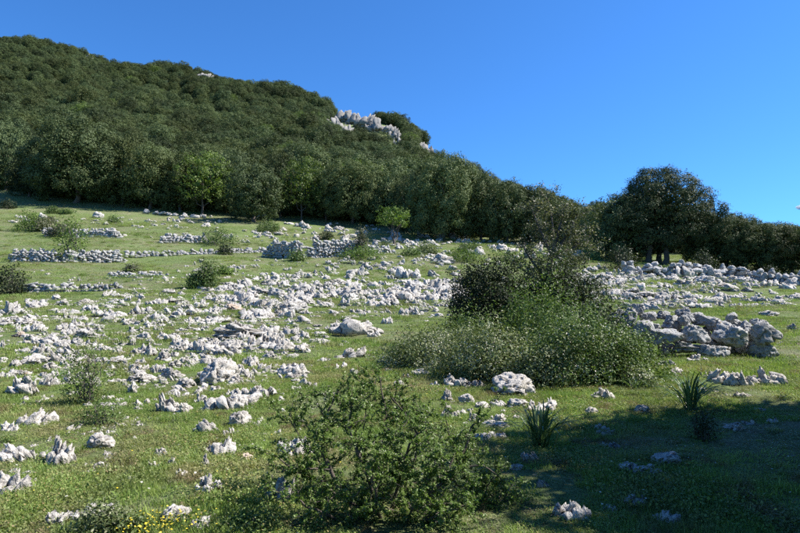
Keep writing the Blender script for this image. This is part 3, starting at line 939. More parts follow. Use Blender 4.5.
TRACED = '''15,311,13,11 37,308,22,9 59,316,7,8 63,305,14,5 83,305,16,7 72,316,18,8 90,312,15,7 110,309,8,6 118,319,15,8 131,315,6,7
152,307,13,7 152,320,14,6 23,327,19,9 35,332,20,9 63,327,6,5 74,328,10,10 88,325,5,4 48,345,26,12 40,355,20,14 55,362,16,14 33,366,22,14 15,369,14,10
50,371,14,10 5,378,20,10 24,377,16,8 62,350,12,10 100,352,11,9 120,355,11,8 115,343,8,6 132,345,8,9 150,344,8,6 147,356,20,14 135,356,9,10 113,366,24,10
125,368,14,10 140,365,12,9 90,364,10,7 67,371,13,6 135,376,20,8 156,373,10,10 2,350,6,12 105,334,5,3 115,335,7,4
158,306,18,8 172,304,20,5 201,290,7,5 209,287,7,6 231,290,8,4 200,308,14,10 210,316,18,12 196,316,24,8 186,310,14,6 216,302,7,7 230,304,18,11 246,300,10,8
243,307,10,8 263,296,22,9 277,298,16,11 289,295,8,5 300,296,7,10 271,286,9,8 286,285,6,6 300,287,12,7 158,320,16,7 176,320,14,5 220,323,20,6
249,320,9,9 257,317,12,8 269,318,10,7 286,318,16,9 282,309,14,6 302,305,16,10 230,332,18,7 243,340,12,11 158,331,9,5 182,332,10,4 261,331,9,5
182,352,14,10 201,352,17,14 213,345,16,8 230,353,20,14 252,347,20,14 266,345,14,14 253,354,18,9 276,342,9,12 289,337,18,12 302,338,12,9 284,353,20,14
270,360,14,10 250,365,16,11 239,371,10,8 163,362,14,14 176,368,14,9 160,372,18,8 165,352,10,4 293,376,28,14 187,367,7,5
306,305,16,10 316,300,20,12 350,303,16,11 322,308,16,8 366,295,10,6 336,285,18,7 375,309,20,9 391,303,11,9 385,296,14,9 400,298,14,11 412,295,16,10
419,302,14,9 428,302,8,8 430,284,12,5 438,300,16,12 449,300,12,14 457,295,12,10 406,316,14,10 417,316,12,12 335,315,12,5 362,316,8,5 387,324,11,8
375,337,14,7 361,353,12,6 382,363,9,9 345,344,7,5 303,350,9,6 320,337,12,6 316,343,14,6 340,370,12,9 328,370,8,5 323,363,14,6 420,376,18,8
47,386,16,12 68,373,13,6 10,431,16,11 25,407,9,5 105,408,15,7 132,395,10,13 128,400,10,5 140,384,24,12 146,404,7,7 14,473,14,7 28,476,12,6 139,426,10,6
187,387,16,10 303,387,18,10 238,382,12,8 161,457,12,11 172,465,8,10 155,468,10,8 180,477,12,9 225,471,6,6 200,481,6,5 270,478,8,8 299,427,10,13
477,387,16,8 467,404,14,12 473,422,10,13 482,408,12,7 498,406,14,7 518,408,18,10 494,428,24,8 500,422,12,10 480,441,20,8 498,439,16,8 530,462,16,11
516,470,12,7 543,487,12,10 591,415,12,9 665,367,17,9 675,376,12,10 706,378,10,9 742,398,16,6 760,412,14,5 615,449,11,8 604,446,8,6 655,475,14,7
610,512,14,7 736,431,18,9 772,423,10,7 750,425,12,7 697,362,18,9 752,382,10,8 400,386,12,7 408,378,8,6 388,372,8,5 95,424,6,4 60,412,7,4
600,280,18,7 618,284,16,7 640,282,12,8 655,288,14,7 672,283,16,8 690,287,14,7 705,284,16,8 722,290,20,8 738,283,14,7 752,288,14,7 770,286,16,8 788,290,14,8
610,296,18,8 628,300,14,7 645,297,20,6 662,301,14,8 690,300,12,7 712,303,18,7 735,299,14,6 756,303,16,7 778,306,14,8 795,300,12,8 700,310,20,6 770,316,14,6 792,330,8,8
590,272,14,6 580,284,14,8 668,309,14,7 720,345,8,4 780,345,7,5'''
for tok in TRACED.split():
    rock(*[float(v) for v in tok.split(',')])

# smaller rocks, in the drifts the photograph shows: centre, half extents in pixels, count, size in pixels
DRIFTS = [(70, 350, 80, 32, 300, 7.5), (40, 322, 45, 16, 90, 6.5), (120, 312, 130, 16, 160, 6), (235, 345, 85, 24, 260, 7.5), (345, 294, 115, 18, 420, 7.5), (430, 295, 42, 13, 150, 9),
          (690, 286, 115, 12, 190, 6.5), (700, 304, 105, 9, 70, 6), (620, 292, 40, 14, 80, 6), (590, 274, 30, 9, 35, 5), (410, 243, 75, 8, 170, 6), (400, 266, 70, 8, 110, 5), (330, 276, 90, 7, 80, 5),
          (200, 279, 110, 7, 80, 4), (265, 236, 50, 6, 60, 4), (255, 264, 60, 5, 45, 4), (100, 224, 60, 7, 60, 4), (195, 221, 50, 4, 50, 4), (170, 226, 30, 4, 30, 4), (530, 243, 70, 10, 110, 6), (560, 258, 50, 9, 70, 6),
          (330, 230, 50, 5, 60, 5), (60, 272, 70, 5, 10, 4), (200, 304, 80, 12, 140, 6), (270, 305, 45, 14, 130, 7), (30, 222, 30, 7, 25, 4), (265, 388, 65, 18, 120, 7), (180, 385, 70, 20, 80, 7),
          (480, 415, 40, 28, 50, 5), (720, 388, 60, 14, 36, 5), (330, 360, 50, 18, 40, 5), (70, 395, 80, 24, 60, 7), (120, 470, 130, 50, 40, 5), (440, 380, 40, 10, 25, 6), (600, 440, 80, 60, 26, 4), (680, 290, 120, 30, 80, 4),
          (230, 330, 240, 55, 120, 3.5), (160, 232, 160, 12, 50, 3), (120, 460, 170, 70, 170, 2.8), (620, 450, 160, 60, 90, 2.6), (350, 420, 260, 50, 130, 2.8), (420, 258, 100, 20, 90, 3.5)]
small = []
rg = np.random.default_rng(77)
for cx, cy, hx, hy, n, s in DRIFTS:
    for _ in range(n):
        r = rg.normal(size=2) * 0.55
        px, py = cx + r[0] * hx, cy + r[1] * hy
        if py < 190 or px < -30 or px > 830: continue
        w = s * rg.lognormal(0, 0.42)
        q0 = np.array([[px / (6 + (py - 200) * 0.10), py / (3 + (py - 200) * 0.05), 0.0]])
        if vnoise(q0, 31)[0] < 0.40 and rg.uniform() < 0.85: continue      # drifts break up into knots
        w *= 1.15
        small.append((px, py, w, w * rg.uniform(0.25, 0.62)))
for cx, cy, hx, hy, n, s_ in ((75, 345, 85, 36, 46, 7.5), (240, 345, 90, 30, 48, 7.5), (330, 300, 130, 16, 46, 7), (190, 305, 150, 16, 34, 6), (420, 292, 45, 14, 16, 8), (150, 385, 130, 26, 30, 7.5),
                              (700, 292, 100, 16, 30, 7), (610, 285, 35, 14, 10, 7), (400, 262, 70, 8, 14, 5), (250, 275, 100, 8, 16, 4.5), (60, 440, 80, 40, 16, 7.5), (140, 480, 120, 40, 9, 7), (330, 385, 60, 20, 9, 7), (170, 420, 120, 18, 16, 7.5), (470, 400, 40, 20, 8, 7)):
    for _ in range(n):
        px, py = cx + rg.uniform(-1, 1) * hx, cy + rg.uniform(-1, 1) * hy
        if px < -20 or 460 < px < 590 and py < 380: continue
        ang = math.radians(rg.normal(24, 16)); m = int(rg.integers(4, 12)); step = s_ * 0.62
        for j in range(m):
            f = j - m / 2
            x_, y_ = px + f * step * math.cos(ang) + rg.normal() * 1.2, py - f * step * math.sin(ang) * 0.55 + rg.normal() * 0.8
            if y_ < 205: continue
            w = s_ * rg.lognormal(-0.1, 0.38)
            small.append((x_, y_, w, w * rg.uniform(0.25, 0.7)))
small.sort(key=lambda a: -a[2] * a[3])
n_ind = max(0, 298 - len(NAMED) - len(TRACED.split()))
for a in small[:n_ind]: rock(*a)
PEB = [rock_mesh('stone', 500 + k, ('crag', 'slab', 'ledge', 'block', 'crag', 'fin')[k % 6], M['rock'], 2 if k % 6 in (0, 2, 4) else 3) for k in range(18)]
P, R, S, I = [], [], [], []
HM = hit_many([a[0] for a in small[n_ind:]], [a[1] for a in small[n_ind:]])
for k, (px, py, w, h) in enumerate(small[n_ind:]):
    q = HM[k]; s = mpp(q)
    q = q - [0, 0, 0.03]
    P.append(q); R.append((rg.uniform(-.2, .2), rg.uniform(-.2, .2), rg.uniform(0, 6.28)))
    S.append((w * s, w * s * rg.uniform(0.6, 1), h * s)); I.append(int(rg.integers(0, 18)))
scatter('scattered_stones', PEB, P, R, S, I, 'countless small white limestone stones strewn over the meadow', 'stones')

# ------------------------------------------------------------------ dry stone walls
M['rock_wall'] = mat_rock('wall limestone', light=(0.42, 0.41, 0.39), dark=(0.09, 0.088, 0.086))
STONE = [rock_mesh('wall stone', 700 + k, 'stone', M['rock'], 2) for k in range(6)]
STONE_DATA = []
for me in STONE:
    v = np.array([p.co[:] for p in me.vertices]); v[:, 2] = (v[:, 2] - 0.325) / 1.35
    STONE_DATA.append((v, np.array([p.vertices[:] for p in me.polygons])))

def stone_spots(A, B, hm, sm, rg, taper=(0, 0), thick=0.55):
    """rows of stones between two ground points; returns centre, size, turn"""
    A, B = np.array(A), np.array(B)
    L = np.linalg.norm((B - A)[:2])
    dirx = (B - A)[:2] / L
    out = []
    rows = max(1, int(round(hm / (sm * 0.62))))
    for layer in range(2):
        for r in range(rows):
            x = rg.uniform(0, sm * 0.6)
            while x < L:
                w = sm * rg.lognormal(0, 0.35)
                f = (x + w / 2) / L
                lim = 1.0
                if taper[0]: lim = min(lim, f / taper[0])
                if taper[1]: lim = min(lim, (1 - f) / taper[1])
                lim *= 0.98 + 0.25 * math.sin(f * 23 + layer) * rg.uniform(0, 1)
                if (r + 0.6) / rows <= max(0.25, lim) and not (r == rows - 1 and rg.uniform() < 0.35):
                    off = (layer - 0.5) * thick * (1 - 0.35 * r / rows) + rg.normal() * 0.05
                    px_, py_ = A[0] + dirx[0] * (x + w / 2) - dirx[1] * off, A[1] + dirx[1] * (x + w / 2) + dirx[0] * off
                    z = float(G(px_, py_)[0]) + (r + 0.42) * sm * 0.62 + rg.normal() * 0.02
                    out.append(((px_, py_, z), (w * 1.15, sm * rg.uniform(0.6, 1.3), sm * rg.uniform(0.45, 1.15)), math.atan2(dirx[1], dirx[0]) + rg.normal() * 0.4, rg.normal(size=2) * 0.3))
                x += w * 0.98
    return out

def place(V, c, s, rz, tilt):
    R = np.array((Matrix.Rotation(rz, 3, 'Z') @ Matrix.Rotation(tilt[0], 3, 'X') @ Matrix.Rotation(tilt[1], 3, 'Y')))
    return (V * np.array(s)) @ R.T + np.array(c)

def far_wall(pts, hpx, spx, label, taper=(0.05, 0.05), group='dry stone terrace walls'):
    rg = np.random.default_rng(int(pts[0][0] * 7 + pts[0][1]))
    base = hit(*pts[0])
    g = Geo()
    for a, b in zip(pts[:-1], pts[1:]):
        A, B = hit(*a), hit(*b)
        s = mpp((A + B) / 2)
        for c, sz, rz, tl in stone_spots(A, B, hpx * s, spx * s * 0.92, rg, taper):
            v, f = STONE_DATA[rg.integers(0, 6)]
            g.add(place(v, np.array(c) - base, sz, rz, tl), f)
    t = thing('dry_stone_wall', label, 'wall', tuple(base), 0, group)
    t['kind'] = 'thing'
    V, Fc = g.done()
    o = obj('stonework', mesh_of('stonework', V, Fc, M['rock_wall']), t)
    o['kind'] = 'stuff'

far_wall([(42, 236), (53, 236)], 8, 4, 'short stub of stone wall beside the left shrub on the upper meadow')
far_wall([(65, 237), (120, 238)], 8, 3.6, 'uppermost low stone wall on the left meadow')
far_wall([(9, 261), (60, 262), (125, 262)], 12, 3.6, 'long tall terrace wall on the left meadow', (0.08, 0.1))
far_wall([(122, 256), (200, 254), (264, 252)], 5, 4, 'thin low line of stones running right from the tall terrace wall', (0, 0))
far_wall([(16, 292), (45, 293), (70, 292)], 9, 5.5, 'broken wall of larger stones, lowest on the left', (0.1, 0.1))
far_wall([(74, 291), (118, 289)], 6, 5, 'single course of stones continuing the lowest left wall', (0, 0))
far_wall([(108, 277), (162, 276)], 4, 4, 'short row of small stones between two left terrace walls', (0, 0))
far_wall([(158, 243), (208, 243)], 10, 4, 'short pale stone wall left of the round green bush', (0.12, 0.05))
far_wall([(264, 256), (300, 258), (360, 256)], 16, 3.7, 'long thick rubble wall in the centre of the upper meadow', (0.25, 0.03))
far_wall([(366, 255), (396, 254)], 9, 4, 'low rubble wall at the foot of the small sapling tree', (0.05, 0.3))
far_wall([(140, 213), (205, 218)], 5, 6, 'shaded line of stones at the foot of the left wood edge', (0.05, 0.05))

# right hand wall: its stones can be told apart
def near_wall(pts, hpx, spx, label):
    rg = np.random.default_rng(61)
    base = hit(*pts[0])
    t = thing('dry_stone_wall', label, 'wall', tuple(base), 0)
    t['kind'] = 'thing'
    for a, b in zip(pts[:-1], pts[1:]):
        A, B = hit(*a), hit(*b)
        s = mpp((A + B) / 2)
        for c, sz, rz, tl in stone_spots(A, B, hpx * s, spx * s, rg, (0, 0)):
            obj('stone', GREY[rg.integers(0, 6)], t, tuple(np.array(c) - base), (tl[0], tl[1], rz), sz)
def centred(me):
    v = np.array([p.co[:] for p in me.vertices]); v[:, 2] = (v[:, 2] - 0.325) / 1.35
    me.vertices.foreach_set('co', v.astype(np.float32).ravel()); me.update()
    return me
GREY = [centred(rock_mesh('grey wall stone', 740 + k, 'stone', M['rock_grey'], 3)) for k in range(6)]
near_wall([(622, 275), (665, 276), (735, 279), (812, 285)], 14, 7.5, 'grey dry stone wall running along the foot of the oaks on the right')

# rubble pile of big boulders: every stone traced (photograph pixels, centre and size), front to back
pile_base = hit(690, 357)
pile = thing('rubble_pile', 'heaped wall of big grey boulders in the grass right of the bushes', 'stone pile', tuple(pile_base))
PS = mpp(pile_base)
BIG = [centred(rock_mesh('boulder', 820 + k, ('stone', 'stone', 'boulder', 'stone')[k % 4], M['rock_grey'], 4)) for k in range(12)]
STN = [(130, 282, 52, 44, 0.2, 0), (180, 287, 64, 74, 0, .5), (211, 252, 44, 40, .35, 0), (227, 320, 80, 62, -.1, -.2), (298, 347, 125, 56, -.25, -.22), (332, 300, 84, 54, .3, 0), (378, 295, 46, 44, .15, 0),
       (375, 262, 54, 34, .6, 0), (413, 341, 98, 64, -.15, .05), (386, 389, 124, 38, -.2, .05), (542, 340, 118, 80, -.15, .25), (602, 316, 60, 46, .3, 0), (662, 335, 104, 84, -.1, .3), (664, 398, 108, 60, -.1, .05),
       (482, 412, 104, 56, -.45, .1), (250, 277, 56, 34, .5, 0), (452, 290, 86, 40, .4, .1), (300, 272, 60, 30, .8, 0), (158, 338, 46, 50, .1, .3), (500, 372, 86, 34, .1, 0), (490, 305, 66, 46, .35, 0), (235, 385, 60, 50, .35, 0),
       (320, 395, 60, 46, .3, 0), (590, 385, 60, 60, .5, 0), (450, 345, 60, 60, .5, 0), (270, 350, 70, 60, .6, 0), (200, 372, 50, 50, .5, 0), (420, 280, 60, 36, .75, 0), (560, 300, 60, 34, .75, 0), (350, 340, 60, 50, .6, 0), (530, 395, 70, 46, .55, 0),
       (150, 385, 44, 36, .1, 0), (210, 408, 46, 34, -.1, .2), ] + [(c_, 262 + (i_ * 37) % 130, 34 + (i_ * 13) % 22, 26 + (i_ * 7) % 14, 0.28 + 0.05 * (i_ % 5), 0.2) for i_, c_ in enumerate(range(150, 640, 22))]
for k, (cx, cy, w, h, dy, roll) in enumerate(STN):
    if not w: continue
    px, py = 580 + cx / 3.627, 240 + cy / 3.627
    Y = pile_base[1] + 0.45 + dy
    q = np.array(at(px, py, Y)); s = mpp(q) / 3.627
    o = obj('stone', BIG[k % 12], pile, tuple(q - pile_base), (random.uniform(-.2, .2), roll, random.uniform(-0.3, 0.3) + (math.pi if k % 3 == 0 else 0)), (w * s * 1.1, max(w * 0.7, h * .9) * s, h * s * 1.12))
# ------------------------------------------------------------------ shrubs
def mound_mesh(name, seed, W, D, H, n_clump, per, leaf, mat, clump_r=0.08, flower=0.0, rough=0.5, aspect=0.5, fill=0.35, spikes=0.0):
    """leafy dome: leaf clumps on and inside a lumpy half ellipsoid; returns foliage mesh and flower mesh"""
    rg = np.random.default_rng(seed)
    d = sphere_dirs(n_clump, rg); d[:, 2] = np.abs(d[:, 2]) ** 0.9 - 0.06
    lump = 1 + rough * 1.6 * fbm(d * 2.1 + seed, seed, 3) + rough * 0.9 * fbm(d * 6 + seed, seed + 3, 2) + rough * 0.9 * fbm(d * 13 + seed, seed + 5, 1)
    depth = np.where(rg.uniform(size=n_clump) < fill, rg.uniform(0.45, 0.95, n_clump), rg.uniform(0.93, 1.05, n_clump))
    c = d * (lump * depth)[:, None] * np.array([W / 2, D / 2, H])
    if spikes:
        up = rg.uniform(size=n_clump) < spikes
        c[up] *= rg.uniform(1.05, 1.28, (up.sum(), 1))
    off = rg.normal(size=(n_clump, per, 3)) * clump_r
    P = (c[:, None] + off).reshape(-1, 3)
    N = (d[:, None] * 0.7 + off / clump_r * 0.3 + np.array([0, 0, 0.4])).reshape(-1, 3)
    tone = np.repeat(rg.normal(size=n_clump) * 0.10 + (vnoise(d * 5 + seed, seed + 8) - 0.5) * 0.5, per)
    ok = P[:, 2] > -0.1
    P, N, tone = P[ok], N[ok], tone[ok]
    v, f, t = leaves(P, N, leaf, rg, aspect)
    t = np.clip(t + np.repeat(tone, 4), 0, 1)
    fol = mesh_of(name + ' foliage', v, f, M[mat], tint=t)
    flo = None
    if flower:
        pick = (rg.uniform(size=n_clump) < flower * 1.7) & (vnoise(d * 4.5 + seed + 4, seed) > 0.5)
        cf = c[pick]; df = d[pick]
        # blossoms sit in sprays at the outside
        m = 5
        offf = rg.normal(size=(len(cf), m, 3)) * clump_r * 0.9
        Pf = (cf[:, None] * 1.02 + offf).reshape(-1, 3)
        vf, ff, _ = leaves(Pf, np.repeat(df, m, 0), leaf * 0.45, rg, 0.9, 0.5)
        flo = mesh_of(name + ' blossom', vf, ff, M['flower'])
    g = Geo()
    for k in range(14):
        th = rg.uniform(0, 6.28); r = rg.uniform(0.2, 0.85)
        e = np.array([math.cos(th) * W / 2 * r, math.sin(th) * D / 2 * r, H * math.sqrt(max(0.05, 1 - r * r)) * 0.95])
        g.add(*tube(bend_path([e[0] * .15, e[1] * .15, -0.05], e, rg, 0.06, 6), np.linspace(1, 0.25, 6) * 0.012 * max(0.6, H), 5))
    V, Fc = g.done()
    st = mesh_of(name + ' stems', V, Fc, M['twig'], smooth=True)
    return fol, st, flo

def shrub(name, P, W, D, H, n, per, leaf, mat, label, seed, group=None, **kw):
    fol, st, flo = mound_mesh(name, seed, W, D, H, n, per, leaf, mat, **kw)
    t = thing(name, label, 'shrub', tuple(P), 0, group)
    obj('foliage', fol, t); obj('stems', st, t)
    if flo: obj('blossom', flo, t)
    return t

def gp_(px, Y):
    x = (px - CX) / F * Y * 1.0
    return np.array([x, Y, float(G(x, Y)[0])])

# the big group of bushes right of centre
def bush(px, py_base, top, halfw, name, n, per, leaf, mat, label, seed, back=0.0, depth=0.9, **kw):
    """a bush whose front foot is seen at py_base; back moves it further behind that foot"""
    q = hit(px, py_base)
    s = mpp(q)
    W = 2 * halfw * s
    Y = q[1] + W * depth / 2 * 0.8 + back
    P = gp_(px, Y)
    s2 = mpp(P)
    W = 2 * halfw * s2
    H = at(px, top, Y)[2] - P[2]
    return shrub(name, P, W, W * depth, max(0.2, H), n, per, leaf, mat, label, seed, **kw)

bush(440, 372, 334, 52, 'flowering_bush', 1900, 12, 0.048, 'shrub_grey', 'low spreading bush with pale blossom, left one of the big bush group', 41, clump_r=0.07, flower=0.34, depth=0.8, rough=0.8, spikes=0.10)
bush(497, 383, 335, 50, 'flowering_bush', 2000, 12, 0.048, 'shrub_grey', 'pale blossoming bush in the middle front of the big bush group', 42, clump_r=0.07, flower=0.30, depth=0.7, rough=0.8, spikes=0.10)
bush(580, 386, 324, 62, 'flowering_bush', 2700, 12, 0.048, 'shrub', 'large green bush with scattered white blossom beside the rubble pile', 43, clump_r=0.07, flower=0.20, depth=0.75, rough=0.8, spikes=0.10)
bush(530, 366, 298, 34, 'green_bush', 1500, 12, 0.052, 'bright', 'taller fresh green bush in the heart of the big bush group', 44, clump_r=0.075, depth=0.8, rough=0.8, spikes=0.12)
bush(492, 356, 268, 44, 'dark_bush', 3000, 15, 0.062, 'shrub_dark', 'dark thorny bush rising at the back left of the bush group', 45, clump_r=0.085, depth=0.8, rough=0.5, spikes=0.04)
bush(557, 356, 268, 44, 'dark_bush', 3000, 15, 0.062, 'shrub_dark', 'dark thorny bush at the back right under the sparse pear tree', 46, clump_r=0.085, depth=0.8, rough=0.5, spikes=0.04)
bush(600, 366, 310, 28, 'dark_bush', 900, 12, 0.055, 'shrub_dark', 'small dark bush between the pear tree and the rubble pile', 49, clump_r=0.08, rough=0.75, spikes=0.10)
bush(468, 362, 318, 24, 'green_bush', 700, 12, 0.050, 'shrub', 'small green bush leaning out of the left side of the bush group', 50, clump_r=0.08, rough=0.8, spikes=0.10)
bush(552, 374, 306, 26, 'green_bush', 900, 12, 0.050, 'shrub', 'rough green bush between the fresh green bush and the pear tree foot', 51, clump_r=0.08, rough=0.85, spikes=0.12)
bush(538, 388, 350, 28, 'flowering_bush', 700, 12, 0.046, 'shrub_grey', 'low pale tangled bush at the very front of the bush group', 52, clump_r=0.07, flower=0.3, rough=0.85, spikes=0.12)
bush(620, 382, 340, 24, 'green_bush', 600, 12, 0.048, 'shrub', 'low ragged green bush touching the left end of the rubble pile', 53, clump_r=0.07, rough=0.85, spikes=0.12)
bush(635, 388, 371, 15, 'flowering_bush', 260, 10, 0.045, 'shrub_grey', 'small low pale bush at the right foot of the bush group', 47, clump_r=0.05, flower=0.3)
bush(412, 366, 340, 24, 'flowering_bush', 420, 11, 0.048, 'shrub', 'small green bush at the left end of the big bush group', 48, clump_r=0.08, flower=0.12, rough=0.8)

# shrubs on the upper meadow: px, foot, half width, height in pixels, material, label
UPPER = [
    (25, 232, 12, 19, 'bright', 'bright green shrub on the upper left meadow'),
    (38, 232, 9, 13, 'fading', 'brownish shrub right of the bright green one, upper left'),
    (66, 262, 13, 44, 'bright', 'tall airy yellow green sapling in front of the tall terrace wall'),
    (56, 238, 9, 14, 'fading', 'grey brown shrub above the tall terrace wall on the left'),
    (3, 296, 15, 28, 'shrub_dark', 'dark brown green bush cut by the left edge'),
    (5, 209, 7, 8, 'shrub_dark', 'small dark bush on the upper left slope'),
    (51, 214, 6, 6, 'shrub', 'small green tuft of bush below the broad oak'),
    (64, 214, 5, 4, 'shrub', 'tiny low bush right of the one below the broad oak'),
    (48, 224, 5, 5, 'fading', 'tiny brown bush on the upper left meadow'),
    (112, 224, 6, 6, 'shrub', 'small round bush at the right of the uppermost wall'),
    (215, 246, 15, 17, 'shrub', 'wide round green bush beside the short pale wall'),
    (224, 255, 7, 9, 'shrub_dark', 'small dark bush below the wide round green bush'),
    (206, 289, 9, 27, 'shrub', 'upright green bush on the left middle meadow'),
    (196, 289, 8, 14, 'shrub', 'lower half of a green bush pair on the left middle meadow'),
    (222, 276, 7, 8, 'bright', 'small yellow green bush right of the upright green bush'),
    (297, 262, 8, 9, 'shrub', 'small green bush at the foot of the long rubble wall'),
    (325, 240, 6, 8, 'shrub_dark', 'small dark bush above the long rubble wall'),
    (268, 233, 10, 11, 'shrub', 'olive bush beside the trunk of the lone front oak'),
    (360, 262, 22, 13, 'bright', 'low spreading green bush at the right end of the rubble wall'),
    (361, 258, 5, 28, 'fading', 'thin pinkish sapling at the right end of the rubble wall'),
    (411, 257, 9, 8, 'shrub', 'small green bush right of the sapling tree'),
    (428, 255, 9, 10, 'shrub_grey', 'small grey bush on the middle upper meadow'),
    (462, 263, 18, 11, 'bright', 'low bright green bush patch above the bush group'),
    (470, 254, 12, 10, 'shrub', 'green bush above the bright patch in the upper middle'),
    (625, 272, 15, 24, 'shrub_dark', 'dark bush at the foot of the great oak, left side'),
    (708, 277, 13, 24, 'shrub_dark', 'upright dark bush growing in front of the right hand wall'),
    (668, 276, 12, 7, 'shrub', 'low olive bush between wall and stones on the right'),
    (772, 280, 8, 12, 'shrub_dark', 'small dark bush against the right end of the wall'),
    (590, 262, 10, 12, 'shrub', 'green bush left of the great oak foot'),
    (510, 262, 10, 9, 'shrub', 'small bush left behind the sparse pear tree'),
    (130, 272, 5, 5, 'fading', 'tiny brown bush under the right end of the terrace wall'),
]
for k, (px, py, hw, h, mt, lab) in enumerate(UPPER):
    q = hit(px, py); s = mpp(q)
    tall = h / hw > 1.9
    P = q + [0, hw * s * 0.6, 0]; P[2] = float(G(P[0], P[1])[0])
    shrub('shrub', P, 2 * hw * s * 1.1, 2 * hw * s, h * s * 1.05, 220 if h > 9 else 110, 10, 0.085 + 0.0009 * q[1], mt, lab, 600 + k, 'shrubs on the upper meadow', clump_r=0.13, rough=0.6 if tall else 0.42, fill=0.5)

# small trees of the meadow
(tr, cr) = tree_meshes('sapling', 210, 3.4, 4.0, 1.7, 'bright', lumps=18, clumps=10, per=11, lump_r=0.62, clump_r=0.16, leaf=0.15, gap=0.3, r0=0.15)
plant_tree(394, 245, 33, 40, ((tr, cr), 3.4, 4.0), 'small lone light green sapling tree with bare trunk on the meadow', name='sapling_tree', rz=0.3)

def pear_tree():
    """sparse wild pear rising behind the bush group: crooked trunk, open tufted crown"""
    rg = np.random.default_rng(33)
    Y = 17.5
    P = gp_(548, Y)
    s = mpp(P)
    g = Geo(); pts = []
    def b(px, py, dy=0): return np.array(at(px, py, Y + dy)) - P
    trunk = [b(549, 345), b(546, 300), b(548, 272), b(552, 255)]
    trunk[0][2] = -0.1
    g.add(*tube(np.array(trunk), [0.11, 0.10, 0.085, 0.07], 8))
    limbs = [((552, 255), (540, 232), (531, 206)), ((552, 255), (556, 232), (548, 200)), ((552, 255), (566, 240), (578, 214)), ((552, 258), (574, 250), (590, 236)),
             ((548, 272), (566, 262), (583, 256)), ((547, 278), (530, 262), (522, 244)), ((552, 255), (560, 226), (566, 205)), ((546, 290), (562, 280), (576, 276)), ((547, 285), (532, 276), (520, 268))]
    for a, m_, e in limbs:
        dy = rg.uniform(-0.7, 0.7)
        path = np.array([b(*a), b(*m_, dy * 0.5), b(*e, dy)])
        t = np.linspace(0, 1, 7)[:, None]
        path = path[0] * (1 - t) ** 2 + 2 * path[1] * t * (1 - t) + path[2] * t * t
        g.add(*tube(path, np.linspace(0.05, 0.012, 7), 6))
        for j in range(11):
            i = rg.integers(2, 7)
            d = rg.normal(size=3) * np.array([0.28, 0.35, 0.18]) + [0, 0, 0.02]
            e2 = path[i] + d
            g.add(*tube(bend_path(path[i], e2, rg, 0.06, 4), np.linspace(0.012, 0.005, 4), 4))
            for q in range(3): pts.append(path[i] + d * (0.5 + 0.28 * q))
    V, Fc = g.done()
    t = thing('pear_tree', 'sparse wild pear with crooked trunk and brownish tufted twigs above the bushes', 'tree', tuple(P))
    obj('trunk', mesh_of('pear trunk', V, Fc, M['bark'], smooth=True), t)
    pts = np.array(pts)
    pp = (pts[:, None] + rg.normal(size=(len(pts), 40, 3)) * 0.085).reshape(-1, 3)
    v, f, tt = leaves(pp, np.tile([0, 0, 0.5], (len(pp), 1)), 0.06, rg)
    obj('crown', mesh_of('pear crown', v, f, M['fading'], tint=tt), t)
pear_tree()

